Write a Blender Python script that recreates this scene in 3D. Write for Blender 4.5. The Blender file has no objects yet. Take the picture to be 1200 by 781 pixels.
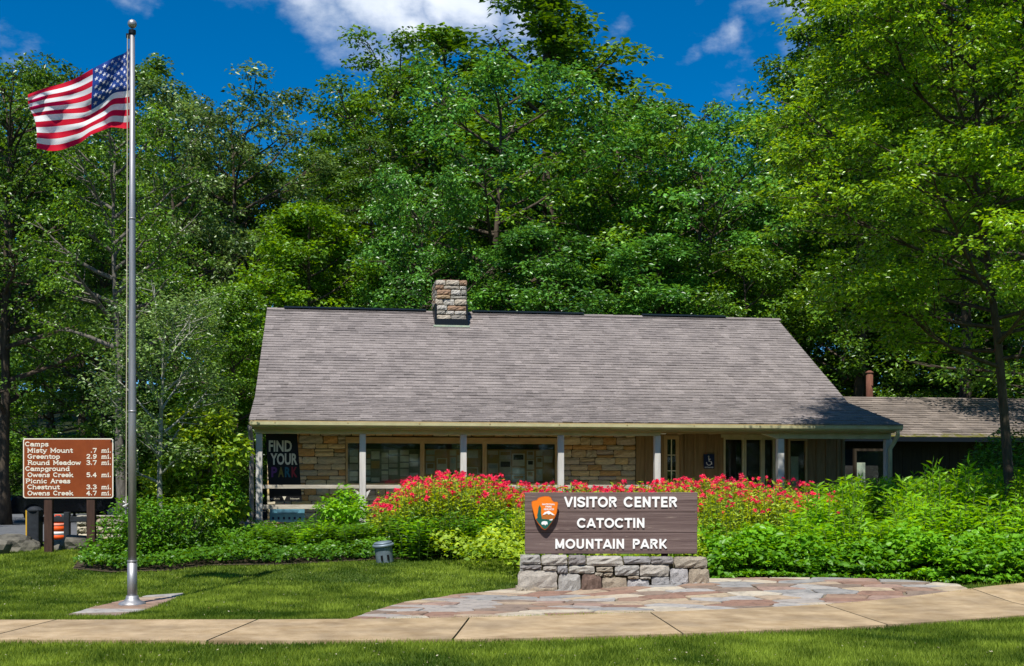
import bpy, bmesh, math, random
import numpy as np
from mathutils import Vector, Matrix, noise as mnoise
from mathutils.geometry import tessellate_polygon

# ---------------------------------------------------------------- scene, camera, sky, sun
S = bpy.context.scene
COL = S.collection
R = math.radians
EYE = 1.67            # eye height over the lawn in front of the sign
FPX = 1400.0          # focal length in widths of 1200

cam_d = bpy.data.cameras.new('camera'); cam = bpy.data.objects.new('camera', cam_d); COL.objects.link(cam)
cam.location = (0, 0, EYE); cam.rotation_euler = (R(90), 0, 0)
cam_d.sensor_width = 36; cam_d.lens = 36 * FPX / 1200
cam_d.shift_y = (570 - 390.5) / 1200
cam_d.clip_start = 0.1; cam_d.clip_end = 3000
S.camera = cam

SUN_EL, SUN_ROT = 58.0, 193.0
sx, sy = math.sin(R(SUN_ROT)), math.cos(R(SUN_ROT))
SUN_DIR = Vector((sx*math.cos(R(SUN_EL)), sy*math.cos(R(SUN_EL)), math.sin(R(SUN_EL))))
sun_d = bpy.data.lights.new('sun', 'SUN'); sun_d.energy = 5.0; sun_d.angle = R(0.5); sun_d.color = (1.0, 0.955, 0.88)
sun = bpy.data.objects.new('sun', sun_d); COL.objects.link(sun)
sun.rotation_euler = (-SUN_DIR).to_track_quat('-Z', 'Y').to_euler()

S.view_settings.view_transform = 'Standard'; S.view_settings.look = 'None'
S.view_settings.exposure = 0.35; S.view_settings.gamma = 1.0

W = bpy.data.worlds.new('World'); S.world = W; W.use_nodes = True
def world():
    nt = W.node_tree; N = nt.nodes; L = nt.links; N.clear()
    out = N.new('ShaderNodeOutputWorld'); bg = N.new('ShaderNodeBackground'); bg.inputs[1].default_value = 0.138
    sk = N.new('ShaderNodeTexSky'); sk.sky_type = 'NISHITA'; sk.sun_disc = False
    sk.sun_elevation = R(SUN_EL); sk.sun_rotation = R(SUN_ROT)
    sk.altitude = 600; sk.air_density = 0.8; sk.dust_density = 0.1; sk.ozone_density = 6.0
    hs = N.new('ShaderNodeHueSaturation'); hs.inputs['Saturation'].default_value = 1.35; hs.inputs['Value'].default_value = 0.74
    hs.inputs['Hue'].default_value = 0.497
    L.new(sk.outputs[0], hs.inputs['Color'])
    tc = N.new('ShaderNodeTexCoord')
    nz = N.new('ShaderNodeTexNoise'); nz.inputs['Scale'].default_value = 7.0; nz.inputs['Detail'].default_value = 9
    nz.inputs['Roughness'].default_value = 0.55; nz.inputs['Distortion'].default_value = 0.3
    mp = N.new('ShaderNodeMapping'); mp.inputs['Scale'].default_value = (1, 1, 1.9)
    L.new(tc.outputs['Generated'], mp.inputs[0]); L.new(mp.outputs[0], nz.inputs['Vector'])
    def math_(op, a, b=None, c=None, clamp=False):
        m = N.new('ShaderNodeMath'); m.operation = op; m.use_clamp = clamp
        for i, v in enumerate((a, b, c)):
            if v is None: continue
            if isinstance(v, (int, float)): m.inputs[i].default_value = v
            else: L.new(v, m.inputs[i])
        return m.outputs[0]
    # clouds: (px, py, radius in px, strength) measured on the sky
    blobs = [(370, 0, 80, .48), (450, -18, 100, .72), (540, -18, 95, .72), (620, -8, 75, .6), (160, 14, 44, .36),
             (862, 20, 40, .40), (822, 60, 30, .24), (712, 36, 60, .18), (620, 60, 60, .25), (738, 52, 40, .15),
             (1000, -90, 200, .5), (300, -120, 160, .4)]
    wn = N.new('ShaderNodeTexNoise'); wn.inputs['Scale'].default_value = 16; wn.inputs['Detail'].default_value = 6; L.new(tc.outputs['Generated'], wn.inputs['Vector'])
    ws = N.new('ShaderNodeVectorMath'); ws.operation = 'MULTIPLY_ADD'; ws.inputs[1].default_value = (.085, .085, .06); ws.inputs[2].default_value = (-.0425, -.0425, -.03); L.new(wn.outputs['Color'], ws.inputs[0])
    wa = N.new('ShaderNodeVectorMath'); L.new(ws.outputs[0], wa.inputs[0]); L.new(tc.outputs['Generated'], wa.inputs[1])
    tot = None
    for px, py, r, s in blobs:
        d = Vector(((px-600)/FPX, 1, (570-py)/FPX)).normalized()
        vm = N.new('ShaderNodeVectorMath'); vm.operation = 'DISTANCE'
        vm.inputs[1].default_value = d; L.new(wa.outputs[0], vm.inputs[0])
        rad = r / FPX / math.sqrt(1 + ((570-py)/FPX)**2)
        m = N.new('ShaderNodeMapRange'); m.interpolation_type = 'SMOOTHSTEP'
        m.inputs[1].default_value = 0; m.inputs[2].default_value = rad * 1.25
        m.inputs[3].default_value = s; m.inputs[4].default_value = 0
        L.new(vm.outputs['Value'], m.inputs[0])
        tot = m.outputs[0] if tot is None else math_('MAXIMUM', tot, m.outputs[0])
    # scattered fair-weather clouds over the rest of the dome
    sep = N.new('ShaderNodeSeparateXYZ'); L.new(tc.outputs['Generated'], sep.inputs[0])
    back = math_('MULTIPLY', math_('SUBTRACT', .75, sep.outputs['Y'], None, True), .26)
    tot = math_('MAXIMUM', tot, back)
    nz2 = N.new('ShaderNodeTexNoise'); nz2.inputs['Scale'].default_value = 26; nz2.inputs['Detail'].default_value = 8; nz2.inputs['Roughness'].default_value = .6
    L.new(mp.outputs[0], nz2.inputs['Vector'])
    nn = math_('ADD', math_('MULTIPLY', nz.outputs[0], .9), math_('MULTIPLY', nz2.outputs[0], .55))
    v = math_('ADD', nn, tot)
    cov = N.new('ShaderNodeMapRange'); cov.interpolation_type = 'SMOOTHSTEP'
    cov.inputs[1].default_value = .90; cov.inputs[2].default_value = 1.45; L.new(v, cov.inputs[0])
    cov.inputs[4].default_value = .95
    cr = N.new('ShaderNodeMapRange'); cr.inputs[1].default_value = .35; cr.inputs[2].default_value = .65
    L.new(nz.outputs[0], cr.inputs[0])
    cc = N.new('ShaderNodeMixRGB'); cc.inputs[1].default_value = (3.2, 3.9, 4.9, 1); cc.inputs[2].default_value = (6.2, 6.5, 7.0, 1)
    L.new(cr.outputs[0], cc.inputs[0])
    mx = N.new('ShaderNodeMixRGB'); L.new(cov.outputs[0], mx.inputs[0]); L.new(hs.outputs[0], mx.inputs[1]); L.new(cc.outputs[0], mx.inputs[2])
    L.new(mx.outputs[0], bg.inputs[0]); L.new(bg.outputs[0], out.inputs[0])
world()

# ---------------------------------------------------------------- helpers
def lin(c):
    if isinstance(c, str):
        c = [int(c[i:i+2], 16)/255 for i in (0, 2, 4)]
    return tuple(((x/12.92) if x <= .04045 else ((x+.055)/1.055)**2.4) for x in c[:3]) + (1,)

def tag(o, label=None, cat=None, group=None, kind=None):
    if label: o['label'] = label
    if cat: o['category'] = cat
    if group: o['group'] = group
    if kind: o['kind'] = kind
    return o

def empty(name, loc=(0, 0, 0), rz=0, parent=None):
    o = bpy.data.objects.new(name, None); COL.objects.link(o)
    o.location = loc; o.rotation_euler = (0, 0, rz); o.empty_display_size = .2
    if parent: o.parent = parent
    return o

def link(name, me, mat=None, parent=None, loc=None, rot=None, scale=None, objmat=False):
    o = bpy.data.objects.new(name, me); COL.objects.link(o)
    if parent: o.parent = parent
    if mat is not None:
        if objmat:
            if not me.materials: me.materials.append(None)
            o.material_slots[0].link = 'OBJECT'; o.material_slots[0].material = mat
        elif not me.materials:
            me.materials.append(mat)
    if loc is not None: o.location = loc
    if rot is not None: o.rotation_euler = rot
    if scale is not None: o.scale = scale
    return o

def mesh(name, verts, faces, smooth=False):
    me = bpy.data.meshes.new(name); me.from_pydata([tuple(v) for v in verts], [], faces); me.update()
    if smooth:
        me.polygons.foreach_set('use_smooth', [True]*len(me.polygons))
    return me

def np_mesh(name, V, Fc, tint=None, smooth=False):
    """V (n,3), Fc (m,3) int triangles; tint per face float"""
    me = bpy.data.meshes.new(name)
    n, m = len(V), len(Fc)
    me.vertices.add(n); me.vertices.foreach_set('co', np.asarray(V, dtype=np.float32).ravel())
    me.loops.add(m*3); me.loops.foreach_set('vertex_index', np.asarray(Fc, dtype=np.int32).ravel())
    me.polygons.add(m); me.polygons.foreach_set('loop_start', np.arange(0, m*3, 3, dtype=np.int32))
    me.polygons.foreach_set('loop_total', np.full(m, 3, dtype=np.int32))
    if smooth: me.polygons.foreach_set('use_smooth', np.ones(m, dtype=bool))
    me.update(calc_edges=True)
    if tint is not None:
        a = me.attributes.new('tint', 'FLOAT', 'FACE'); a.data.foreach_set('value', np.asarray(tint, dtype=np.float32))
    return me

class MB:
    """collects shapes into one mesh"""
    def __init__(s): s.v = []; s.f = []; s.t = []
    def add(s, vs, fs, t=0.5):
        b = len(s.v); s.v += [tuple(v) for v in vs]
        for f in fs: s.f.append(tuple(b+i for i in f)); s.t.append(t)
        return s
    def box(s, x0, y0, z0, x1, y1, z1, t=0.5):
        vs = [(x0,y0,z0),(x1,y0,z0),(x1,y1,z0),(x0,y1,z0),(x0,y0,z1),(x1,y0,z1),(x1,y1,z1),(x0,y1,z1)]
        return s.add(vs, [(0,3,2,1),(4,5,6,7),(0,1,5,4),(1,2,6,5),(2,3,7,6),(3,0,4,7)], t)
    def tube(s, pts, rads, n=8, cap=True, t=0.5):
        pts = [Vector(p) for p in pts]; rings = []
        if isinstance(rads, (int, float)): rads = [rads]*len(pts)
        b = len(s.v); up = None
        for i, p in enumerate(pts):
            d = (pts[min(i+1, len(pts)-1)] - pts[max(i-1, 0)]).normalized()
            if up is None:
                up = Vector((0, 0, 1)) if abs(d.z) < .9 else Vector((0, 1, 0))
            a = d.cross(up)
            if a.length < 1e-4: a = d.cross(Vector((1, 0, 0)))
            a.normalize(); c = a.cross(d).normalized(); up = c
            for k in range(n):
                an = 2*math.pi*k/n
                s.v.append(tuple(p + (a*math.cos(an) + c*math.sin(an))*rads[i]))
        for i in range(len(pts)-1):
            for k in range(n):
                k2 = (k+1) % n
                s.f.append((b+i*n+k, b+i*n+k2, b+(i+1)*n+k2, b+(i+1)*n+k)); s.t.append(t)
        if cap:
            s.f.append(tuple(b+k for k in reversed(range(n)))); s.t.append(t)
            e = b+(len(pts)-1)*n
            s.f.append(tuple(e+k for k in range(n))); s.t.append(t)
        return s
    def lathe(s, c, prof, n=24, t=.5):
        """profile (r, z) round the vertical through c"""
        b = len(s.v)
        for r, z in prof:
            for k in range(n):
                an = 2*math.pi*k/n; s.v.append((c[0]+r*math.cos(an), c[1]+r*math.sin(an), c[2]+z))
        for i in range(len(prof)-1):
            for k in range(n):
                k2 = (k+1) % n
                s.f.append((b+i*n+k, b+i*n+k2, b+(i+1)*n+k2, b+(i+1)*n+k)); s.t.append(t)
        s.f.append(tuple(b+k for k in reversed(range(n)))); s.t.append(t)
        e = b+(len(prof)-1)*n; s.f.append(tuple(e+k for k in range(n))); s.t.append(t)
        return s
    def prism(s, poly, z0, z1, axis='z', t=.5):
        """poly extruded; axis y: poly is (x,z), z0,z1 are y"""
        n = len(poly)
        if axis == 'z': vs = [(x, y, z0) for x, y in poly] + [(x, y, z1) for x, y in poly]
        elif axis == 'y': vs = [(x, z0, y) for x, y in poly] + [(x, z1, y) for x, y in poly]
        else: vs = [(z0, x, y) for x, y in poly] + [(z1, x, y) for x, y in poly]
        fs = [tuple(reversed(range(n))), tuple(range(n, 2*n))] + [(i, (i+1) % n, n+(i+1) % n, n+i) for i in range(n)]
        return s.add(vs, fs, t)
    def build(s, name, mat, parent=None, smooth=False, tint=False, bevel=0, loc=None, rot=None):
        me = mesh(name, s.v, s.f)
        bm = bmesh.new(); bm.from_mesh(me)
        bmesh.ops.recalc_face_normals(bm, faces=bm.faces)
        if bevel:
            es = [e for e in bm.edges if len(e.link_faces) == 2 and e.calc_face_angle(0) > R(35)]
            bmesh.ops.bevel(bm, geom=es, offset=bevel, segments=1, affect='EDGES', clamp_overlap=True)
        bm.to_mesh(me); bm.free()
        if smooth:
            for p in me.polygons: p.use_smooth = len(p.vertices) <= 4
        if tint and not bevel:
            a = me.attributes.new('tint', 'FLOAT', 'FACE'); a.data.foreach_set('value', np.array(s.t, dtype=np.float32))
        return link(name, me, mat, parent, loc, rot)

# ---------------------------------------------------------------- materials
def new_mat(name):
    m = bpy.data.materials.new(name); m.use_nodes = True
    nt = m.node_tree; N = nt.nodes; L = nt.links
    return m, nt, N, L, N['Principled BSDF']

def ramp(N, stops):
    r = N.new('ShaderNodeValToRGB'); e = r.color_ramp.elements
    while len(e) < len(stops): e.new(.5)
    for i, (p, c) in enumerate(stops): e[i].position = p; e[i].color = c if len(c) == 4 else (*c, 1)
    return r

def surf(name, c1, c2=None, scale=8, rough=.8, bump=.15, bscale=None, detail=6, stretch=(1, 1, 1), rnd=0, metal=0, spec=.3, coords='Object', tint=0, dirt=0):
    m, nt, N, L, B = new_mat(name)
    c1 = lin(c1) if isinstance(c1, str) else (*c1, 1); c2 = c1 if c2 is None else (lin(c2) if isinstance(c2, str) else (*c2, 1))
    tc = N.new('ShaderNodeTexCoord'); mp = N.new('ShaderNodeMapping'); mp.inputs['Scale'].default_value = stretch
    L.new(tc.outputs[coords], mp.inputs[0])
    oi = N.new('ShaderNodeObjectInfo')
    va = N.new('ShaderNodeVectorMath'); va.operation = 'MULTIPLY_ADD'
    va.inputs[1].default_value = (37, 37, 37); L.new(oi.outputs['Random'], va.inputs[0]); L.new(mp.outputs[0], va.inputs[2])
    nz = N.new('ShaderNodeTexNoise'); nz.inputs['Scale'].default_value = scale; nz.inputs['Detail'].default_value = detail; nz.inputs['Roughness'].default_value = .65
    L.new(va.outputs[0], nz.inputs['Vector'])
    rp = ramp(N, [(.32, c1), (.68, c2)]); L.new(nz.outputs[0], rp.inputs[0])
    col = rp.outputs[0]
    if rnd or tint:
        hs = N.new('ShaderNodeHueSaturation'); L.new(col, hs.inputs['Color'])
        mr = N.new('ShaderNodeMapRange'); k = rnd or tint
        mr.inputs[3].default_value = 1-k; mr.inputs[4].default_value = 1+k
        if tint:
            at = N.new('ShaderNodeAttribute'); at.attribute_name = 'tint'; L.new(at.outputs['Fac'], mr.inputs[0])
        else: L.new(oi.outputs['Random'], mr.inputs[0])
        L.new(mr.outputs[0], hs.inputs['Value']); col = hs.outputs[0]
    if dirt:
        n3 = N.new('ShaderNodeTexNoise'); n3.inputs['Scale'].default_value = 1.3; n3.inputs['Detail'].default_value = 8; L.new(va.outputs[0], n3.inputs['Vector'])
        r3 = ramp(N, [(.42, (1, 1, 1, 1)), (.7, (1-dirt, 1-dirt, 1-dirt*.95, 1))]); L.new(n3.outputs[0], r3.inputs[0])
        mm = N.new('ShaderNodeMixRGB'); mm.blend_type = 'MULTIPLY'; mm.inputs[0].default_value = 1
        L.new(col, mm.inputs[1]); L.new(r3.outputs[0], mm.inputs[2]); col = mm.outputs[0]
    L.new(col, B.inputs['Base Color'])
    B.inputs['Roughness'].default_value = rough; B.inputs['Metallic'].default_value = metal
    B.inputs['Specular IOR Level'].default_value = spec
    if bump:
        n2 = N.new('ShaderNodeTexNoise'); n2.inputs['Scale'].default_value = bscale or scale*3; n2.inputs['Detail'].default_value = 8; n2.inputs['Roughness'].default_value = .7
        L.new(va.outputs[0], n2.inputs['Vector'])
        bp = N.new('ShaderNodeBump'); bp.inputs['Strength'].default_value = min(1, bump*3); bp.inputs['Distance'].default_value = .02
        L.new(n2.outputs[0], bp.inputs['Height']); L.new(bp.outputs[0], B.inputs['Normal'])
    return m

def leaf_mat(name, dark, light, trans=.45, rough=.45, hue=0.0, spec=.35):
    """leaf: colour by the leaf's own tint, partly translucent"""
    m, nt, N, L, B = new_mat(name)
    at = N.new('ShaderNodeAttribute'); at.attribute_name = 'tint'
    rp = ramp(N, [(0, (*dark, 1)), (.55, tuple(.5*(a+b) for a, b in zip(dark, light))+(1,)), (1, (*light, 1))]); L.new(at.outputs['Fac'], rp.inputs[0])
    oi = N.new('ShaderNodeObjectInfo'); mr = N.new('ShaderNodeMapRange'); mr.inputs[3].default_value = .85; mr.inputs[4].default_value = 1.15
    L.new(oi.outputs['Random'], mr.inputs[0])
    hs = N.new('ShaderNodeHueSaturation'); L.new(mr.outputs[0], hs.inputs['Value']); L.new(rp.outputs[0], hs.inputs['Color'])
    L.new(hs.outputs[0], B.inputs['Base Color']); B.inputs['Roughness'].default_value = rough
    B.inputs['Specular IOR Level'].default_value = spec
    tr = N.new('ShaderNodeBsdfTranslucent')
    h2 = N.new('ShaderNodeHueSaturation'); h2.inputs['Hue'].default_value = .475; h2.inputs['Value'].default_value = 1.7; h2.inputs['Saturation'].default_value = 1.1
    L.new(hs.outputs[0], h2.inputs['Color']); L.new(h2.outputs[0], tr.inputs['Color'])
    mx = N.new('ShaderNodeMixShader'); mx.inputs[0].default_value = trans
    L.new(B.outputs[0], mx.inputs[1]); L.new(tr.outputs[0], mx.inputs[2])
    L.new(mx.outputs[0], N['Material Output'].inputs['Surface'])
    return m

def stone_mat(name, cols, rough=.9, nscale=9, bump=.3, mottled=.5):
    m, nt, N, L, B = new_mat(name)
    oi = N.new('ShaderNodeObjectInfo'); tc = N.new('ShaderNodeTexCoord')
    va = N.new('ShaderNodeVectorMath'); va.operation = 'MULTIPLY_ADD'; va.inputs[1].default_value = (53, 53, 53)
    L.new(oi.outputs['Random'], va.inputs[0]); L.new(tc.outputs['Object'], va.inputs[2])
    cs = [lin(c) for c in cols]
    rp = ramp(N, [(i/len(cs), c) for i, c in enumerate(cs)]); rp.color_ramp.interpolation = 'CONSTANT'
    L.new(oi.outputs['Random'], rp.inputs[0])
    nz = N.new('ShaderNodeTexNoise'); nz.inputs['Scale'].default_value = nscale; nz.inputs['Detail'].default_value = 9; nz.inputs['Roughness'].default_value = .7
    L.new(va.outputs[0], nz.inputs['Vector'])
    r2 = ramp(N, [(.3, (1-mottled, 1-mottled, 1-mottled, 1)), (.5, (1, 1, 1, 1)), (.72, (1.25, 1.22, 1.15, 1))]); L.new(nz.outputs[0], r2.inputs[0])
    mm = N.new('ShaderNodeMixRGB'); mm.blend_type = 'MULTIPLY'; mm.inputs[0].default_value = 1
    L.new(rp.outputs[0], mm.inputs[1]); L.new(r2.outputs[0], mm.inputs[2]); L.new(mm.outputs[0], B.inputs['Base Color'])
    B.inputs['Roughness'].default_value = rough; B.inputs['Specular IOR Level'].default_value = .25
    n2 = N.new('ShaderNodeTexNoise'); n2.inputs['Scale'].default_value = nscale*2.5; n2.inputs['Detail'].default_value = 10; n2.inputs['Roughness'].default_value = .7
    L.new(va.outputs[0], n2.inputs['Vector'])
    bp = N.new('ShaderNodeBump'); bp.inputs['Strength'].default_value = min(1, bump*3); bp.inputs['Distance'].default_value = .03
    L.new(n2.outputs[0], bp.inputs['Height']); L.new(bp.outputs[0], B.inputs['Normal'])
    return m

def flat(name, c, rough=.6, metal=0, spec=.3):
    m, nt, N, L, B = new_mat(name)
    B.inputs['Base Color'].default_value = lin(c) if isinstance(c, str) else (*c, 1)
    B.inputs['Roughness'].default_value = rough; B.inputs['Metallic'].default_value = metal; B.inputs['Specular IOR Level'].default_value = spec
    return m

M = {}
M['bark'] = surf('bark', (.035, .026, .018), (.11, .085, .06), 6, .95, .35, 14, stretch=(1, 1, .25))
M['bark_grey'] = surf('bark_grey', (.07, .062, .05), (.20, .18, .15), 7, .9, .3, 18, stretch=(1, 1, .3))
M['bark_pale'] = surf('bark_pale', (.16, .17, .13), (.40, .40, .33), 9, .9, .2, 30)
M['leaf_dark'] = leaf_mat('leaf_dark', (.016, .052, .006), (.160, .315, .034), .28, .34, spec=.5)
M['leaf_mid'] = leaf_mat('leaf_mid', (.022, .078, .006), (.235, .450, .040), .30, .34, spec=.5)
M['leaf_blue'] = leaf_mat('leaf_blue', (.018, .080, .010), (.175, .440, .060), .28, .34, spec=.5)
M['leaf_bright'] = leaf_mat('leaf_bright', (.035, .110, .004), (.36, .60, .030), .34, .32, spec=.5)
M['leaf_grey'] = leaf_mat('leaf_grey', (.030, .075, .014), (.250, .390, .090), .28, .36, spec=.5)
M['leaf_yellow'] = leaf_mat('leaf_yellow', (.040, .115, .004), (.22, .42, .022), .36, .4)
M['leaf_shrub'] = leaf_mat('leaf_shrub', (.020, .085, .004), (.150, .350, .018), .3, .38)
M['leaf_rhodo'] = leaf_mat('leaf_rhodo', (.06, .17, .008), (.42, .55, .045), .3, .4)
M['leaf_balm'] = leaf_mat('leaf_balm', (.09, .20, .010), (.52, .66, .055), .4, .5)
M['leaf_fresh'] = leaf_mat('leaf_fresh', (.050, .170, .005), (.300, .60, .026), .4, .4)
M['leaf_cover'] = leaf_mat('leaf_cover', (.030, .115, .005), (.21, .48, .022), .34, .4)
M['grass'] = leaf_mat('grass', (.040, .088, .006), (.300, .400, .050), .42, .6, spec=.15)
M['red'] = leaf_mat('red', (.60, .012, .05), (.98, .13, .20), .4, .6, spec=.2)
M['white_petal'] = flat('white_petal', (.75, .75, .6), .7)
M['stem'] = flat('stem', (.08, .13, .03), .7)
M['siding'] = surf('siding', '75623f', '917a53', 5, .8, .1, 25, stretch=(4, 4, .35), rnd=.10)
M['trim'] = surf('trim', 'b0aa80', 'c6c096', 3, .7, .03, 20, rnd=.03)
M['tantrim'] = surf('tantrim', 'a58f62', 'bda678', 3, .75, .05, 20)
M['post'] = surf('post', 'bdbab2', 'd2cfc8', 4, .7, .05, 20, stretch=(3, 3, .5), dirt=.15)
M['rail'] = surf('rail', 'a39a8a', 'c9c1b0', 6, .8, .1, 20, stretch=(.4, 3, 3), dirt=.3)
M['deck'] = surf('deck', 'a59c8a', 'bfb6a2', 6, .85, .1, 20)
M['shingle'] = surf('shingle', '716a67', '918986', 26, .95, .2, 60, tint=.20, dirt=.22, spec=.15)
M['dark_metal'] = flat('dark_metal', '1c2228', .45, .5)
M['black'] = flat('black', '0c0c0e', .5)
M['mortar'] = surf('mortar', '55503f', '6e6753', 20, .95, .2, 60)
M['porch_stone'] = stone_mat('porch_stone', ['d8c088', 'c6b48c', 'dcc896', 'bab098', 'cda468', 'ccbf98', 'beb29c', 'dccfa8', 'c09c64', 'bbb294'], nscale=6, mottled=.3)
M['base_stone'] = stone_mat('base_stone', ['a8a5a0', 'b3aca2', '9c9a9a', 'adaaaa', 'a39684', 'bab5ac', '918c8a', 'a69c8c'], nscale=14, mottled=.5, bump=.28)
M['chim_stone'] = stone_mat('chim_stone', ['a89f92', 'c0b6a8', '8f8a82', 'b0987a', '9c988f', 'b7ac9c', 'a0836c', 'b9b4ac'], nscale=7, mottled=.5)
M['flagstone'] = stone_mat('flagstone', ['9f8d79', '8c7464', 'aca08e', '8a8886', '947c70', 'a5957e', '807064', '9a9692', '866a5c', 'b0a695', '97908a'], nscale=5, mottled=.5, bump=.14)
M['field_stone'] = stone_mat('field_stone', ['b0ab9c', 'a39c86', 'c0b8a4', '949084'], nscale=6, mottled=.5)
M['boulder'] = surf('boulder', '3c3a35', '7c786c', 2.2, .95, .4, 9)  # darkened to stand in for the tree shade over the rocks
M['walk'] = surf('walk', '97805f', 'b9a383', 3, .9, .12, 90, detail=14, rnd=.07, dirt=.36)
M['asphalt'] = surf('asphalt', (.085, .09, .10), (.14, .145, .155), 3, .9, .1, 60)
M['soil'] = surf('soil', (.03, .022, .012), (.07, .05, .03), 5, .95, .3, 30)
M['sign_wood'] = surf('sign_wood', '4e3d3b', '7a6964', 2.6, .75, .16, 9, stretch=(.25, 4, 11), rnd=.08, detail=14)
M['bare_wood'] = surf('bare_wood', '8a7a70', 'a8988c', 20, .9, .05)
M['post_wood'] = surf('post_wood', '33231d', '4c362c', 6, .85, .15, 20, stretch=(3, 3, .4))
M['charcoal'] = surf('charcoal', '191c20', '2b3036', 6, .7, .1, 20)
M['letter_white'] = flat('letter_white', (.82, .82, .80), .6)
M['sign_brown'] = surf('sign_brown', '7a3715', '8c441d', 2.5, .5, .02, 20)
M['letter_cream'] = flat('letter_cream', (.80, .74, .62), .5)
M['alu'] = surf('alu', (.24, .24, .25), (.42, .42, .43), 3, .5, .02, 30, metal=.7, stretch=(4, 4, .3))
M['concrete'] = surf('concrete', 'a39a88', 'bdb5a2', 5, .9, .1, 40)
M['canister'] = surf('canister', '66757e', '8795a0', 6, .5, .05, 30, metal=.35)
M['navy'] = flat('navy', '0b1638', .4)
M['banner'] = surf('banner', '08080a', '101014', 3, .55, .03, 12)
M['bannerblue'] = surf('bannerblue', '4d7f92', '5d92a6', 3, .6, .02, 12)
M['paper'] = surf('paper', 'e6dfb8', 'c8c7a2', 9, .8, 0, rnd=.2)
M['paper_tan'] = surf('paper_tan', 'c29a50', 'a98f52', 7, .8, 0, rnd=.2)
M['paper_blue'] = surf('paper_blue', '9db4a2', 'c6cdb0', 14, .8, 0, rnd=.25)
M['board_olive'] = surf('board_olive', '6c7050', '868a66', 7, .8, 0)
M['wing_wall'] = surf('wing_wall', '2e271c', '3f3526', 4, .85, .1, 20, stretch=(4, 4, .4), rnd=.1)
M['rust'] = surf('rust', '5e3c2e', '7a5242', 9, .9, .2, 40, stretch=(2, 2, .4))
M['orange'] = flat('orange', (.80, .10, .01), .5)
M['orange_band'] = flat('orange_band', (.85, .32, .22), .5)
M['yellow'] = flat('yellow', (.55, .33, .03), .5)
M['carpaint'] = flat('carpaint', (.012, .014, .02), .15, .3, .6)
M['tyre'] = flat('tyre', (.015, .015, .015), .9)
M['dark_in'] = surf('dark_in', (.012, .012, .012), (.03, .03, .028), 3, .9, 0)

def glass_mat():
    m, nt, N, L, B = new_mat('window_glass')
    tr = N.new('ShaderNodeBsdfTransparent'); tr.inputs[0].default_value = (.95, .98, .96, 1)
    gl = N.new('ShaderNodeBsdfGlossy'); gl.inputs['Roughness'].default_value = .03
    fr = N.new('ShaderNodeFresnel'); fr.inputs[0].default_value = 1.55
    ad = N.new('ShaderNodeMath'); ad.operation = 'ADD'; ad.inputs[1].default_value = .0; L.new(fr.outputs[0], ad.inputs[0])
    mx = N.new('ShaderNodeMixShader'); L.new(ad.outputs[0], mx.inputs[0]); L.new(tr.outputs[0], mx.inputs[1]); L.new(gl.outputs[0], mx.inputs[2])
    L.new(mx.outputs[0], N['Material Output'].inputs['Surface'])
    return m
M['glass'] = glass_mat()

def flag_mat(): return surf
M['flag_red'] = leaf_mat('flag_red', (.62, .012, .03), (.62, .012, .03), .35, .7, spec=.1)
M['flag_white'] = leaf_mat('flag_white', (.74, .74, .76), (.74, .74, .76), .35, .7, spec=.1)
M['flag_blue'] = leaf_mat('flag_blue', (.02, .055, .24), (.02, .055, .24), .25, .7, spec=.1)

# ---------------------------------------------------------------- terrain
def sst(a, b, x):
    t = min(1, max(0, (x-a)/(b-a))); return t*t*(3-2*t)
def g(x, y):
    z = .45*sst(16.5, 29, y)
    z += (.12*sst(.2, 3.2, x)-.035)*sst(16.3, 18.4, y)*(1-sst(20, 22.5, y))
    if y > 44:
        z += .11*(min(y, 190)-44)*sst(44, 80, y)
    # the hollow road falls away on the left
    z -= .10*sst(-8.0, -10.5, x)*sst(22, 27, y)*(1-sst(60, 80, y))
    z += .018*mnoise.noise(Vector((x*.35, y*.35, 0)))*(1 if y > 16.5 else .4)
    if y > 80: z += 2.2*mnoise.noise(Vector((x*.02, y*.02, 3)))*sst(80, 120, y)
    if y < -10: z += .03*(-10-max(y, -80))
    return z
def onground(px, py):
    """where the view ray through a point of the photograph meets the terrain"""
    k = (570-py)/FPX
    y = 12.0
    for _ in range(60):
        z = g((px-600)/FPX*y, y)
        y += .5*((z-EYE)/k - y)
    x = (px-600)/FPX*y
    return Vector((x, y, g(x, y)))
def at(px, py, Y): return Vector(((px-600)/FPX*Y, Y, EYE+(570-py)/FPX*Y))

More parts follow.
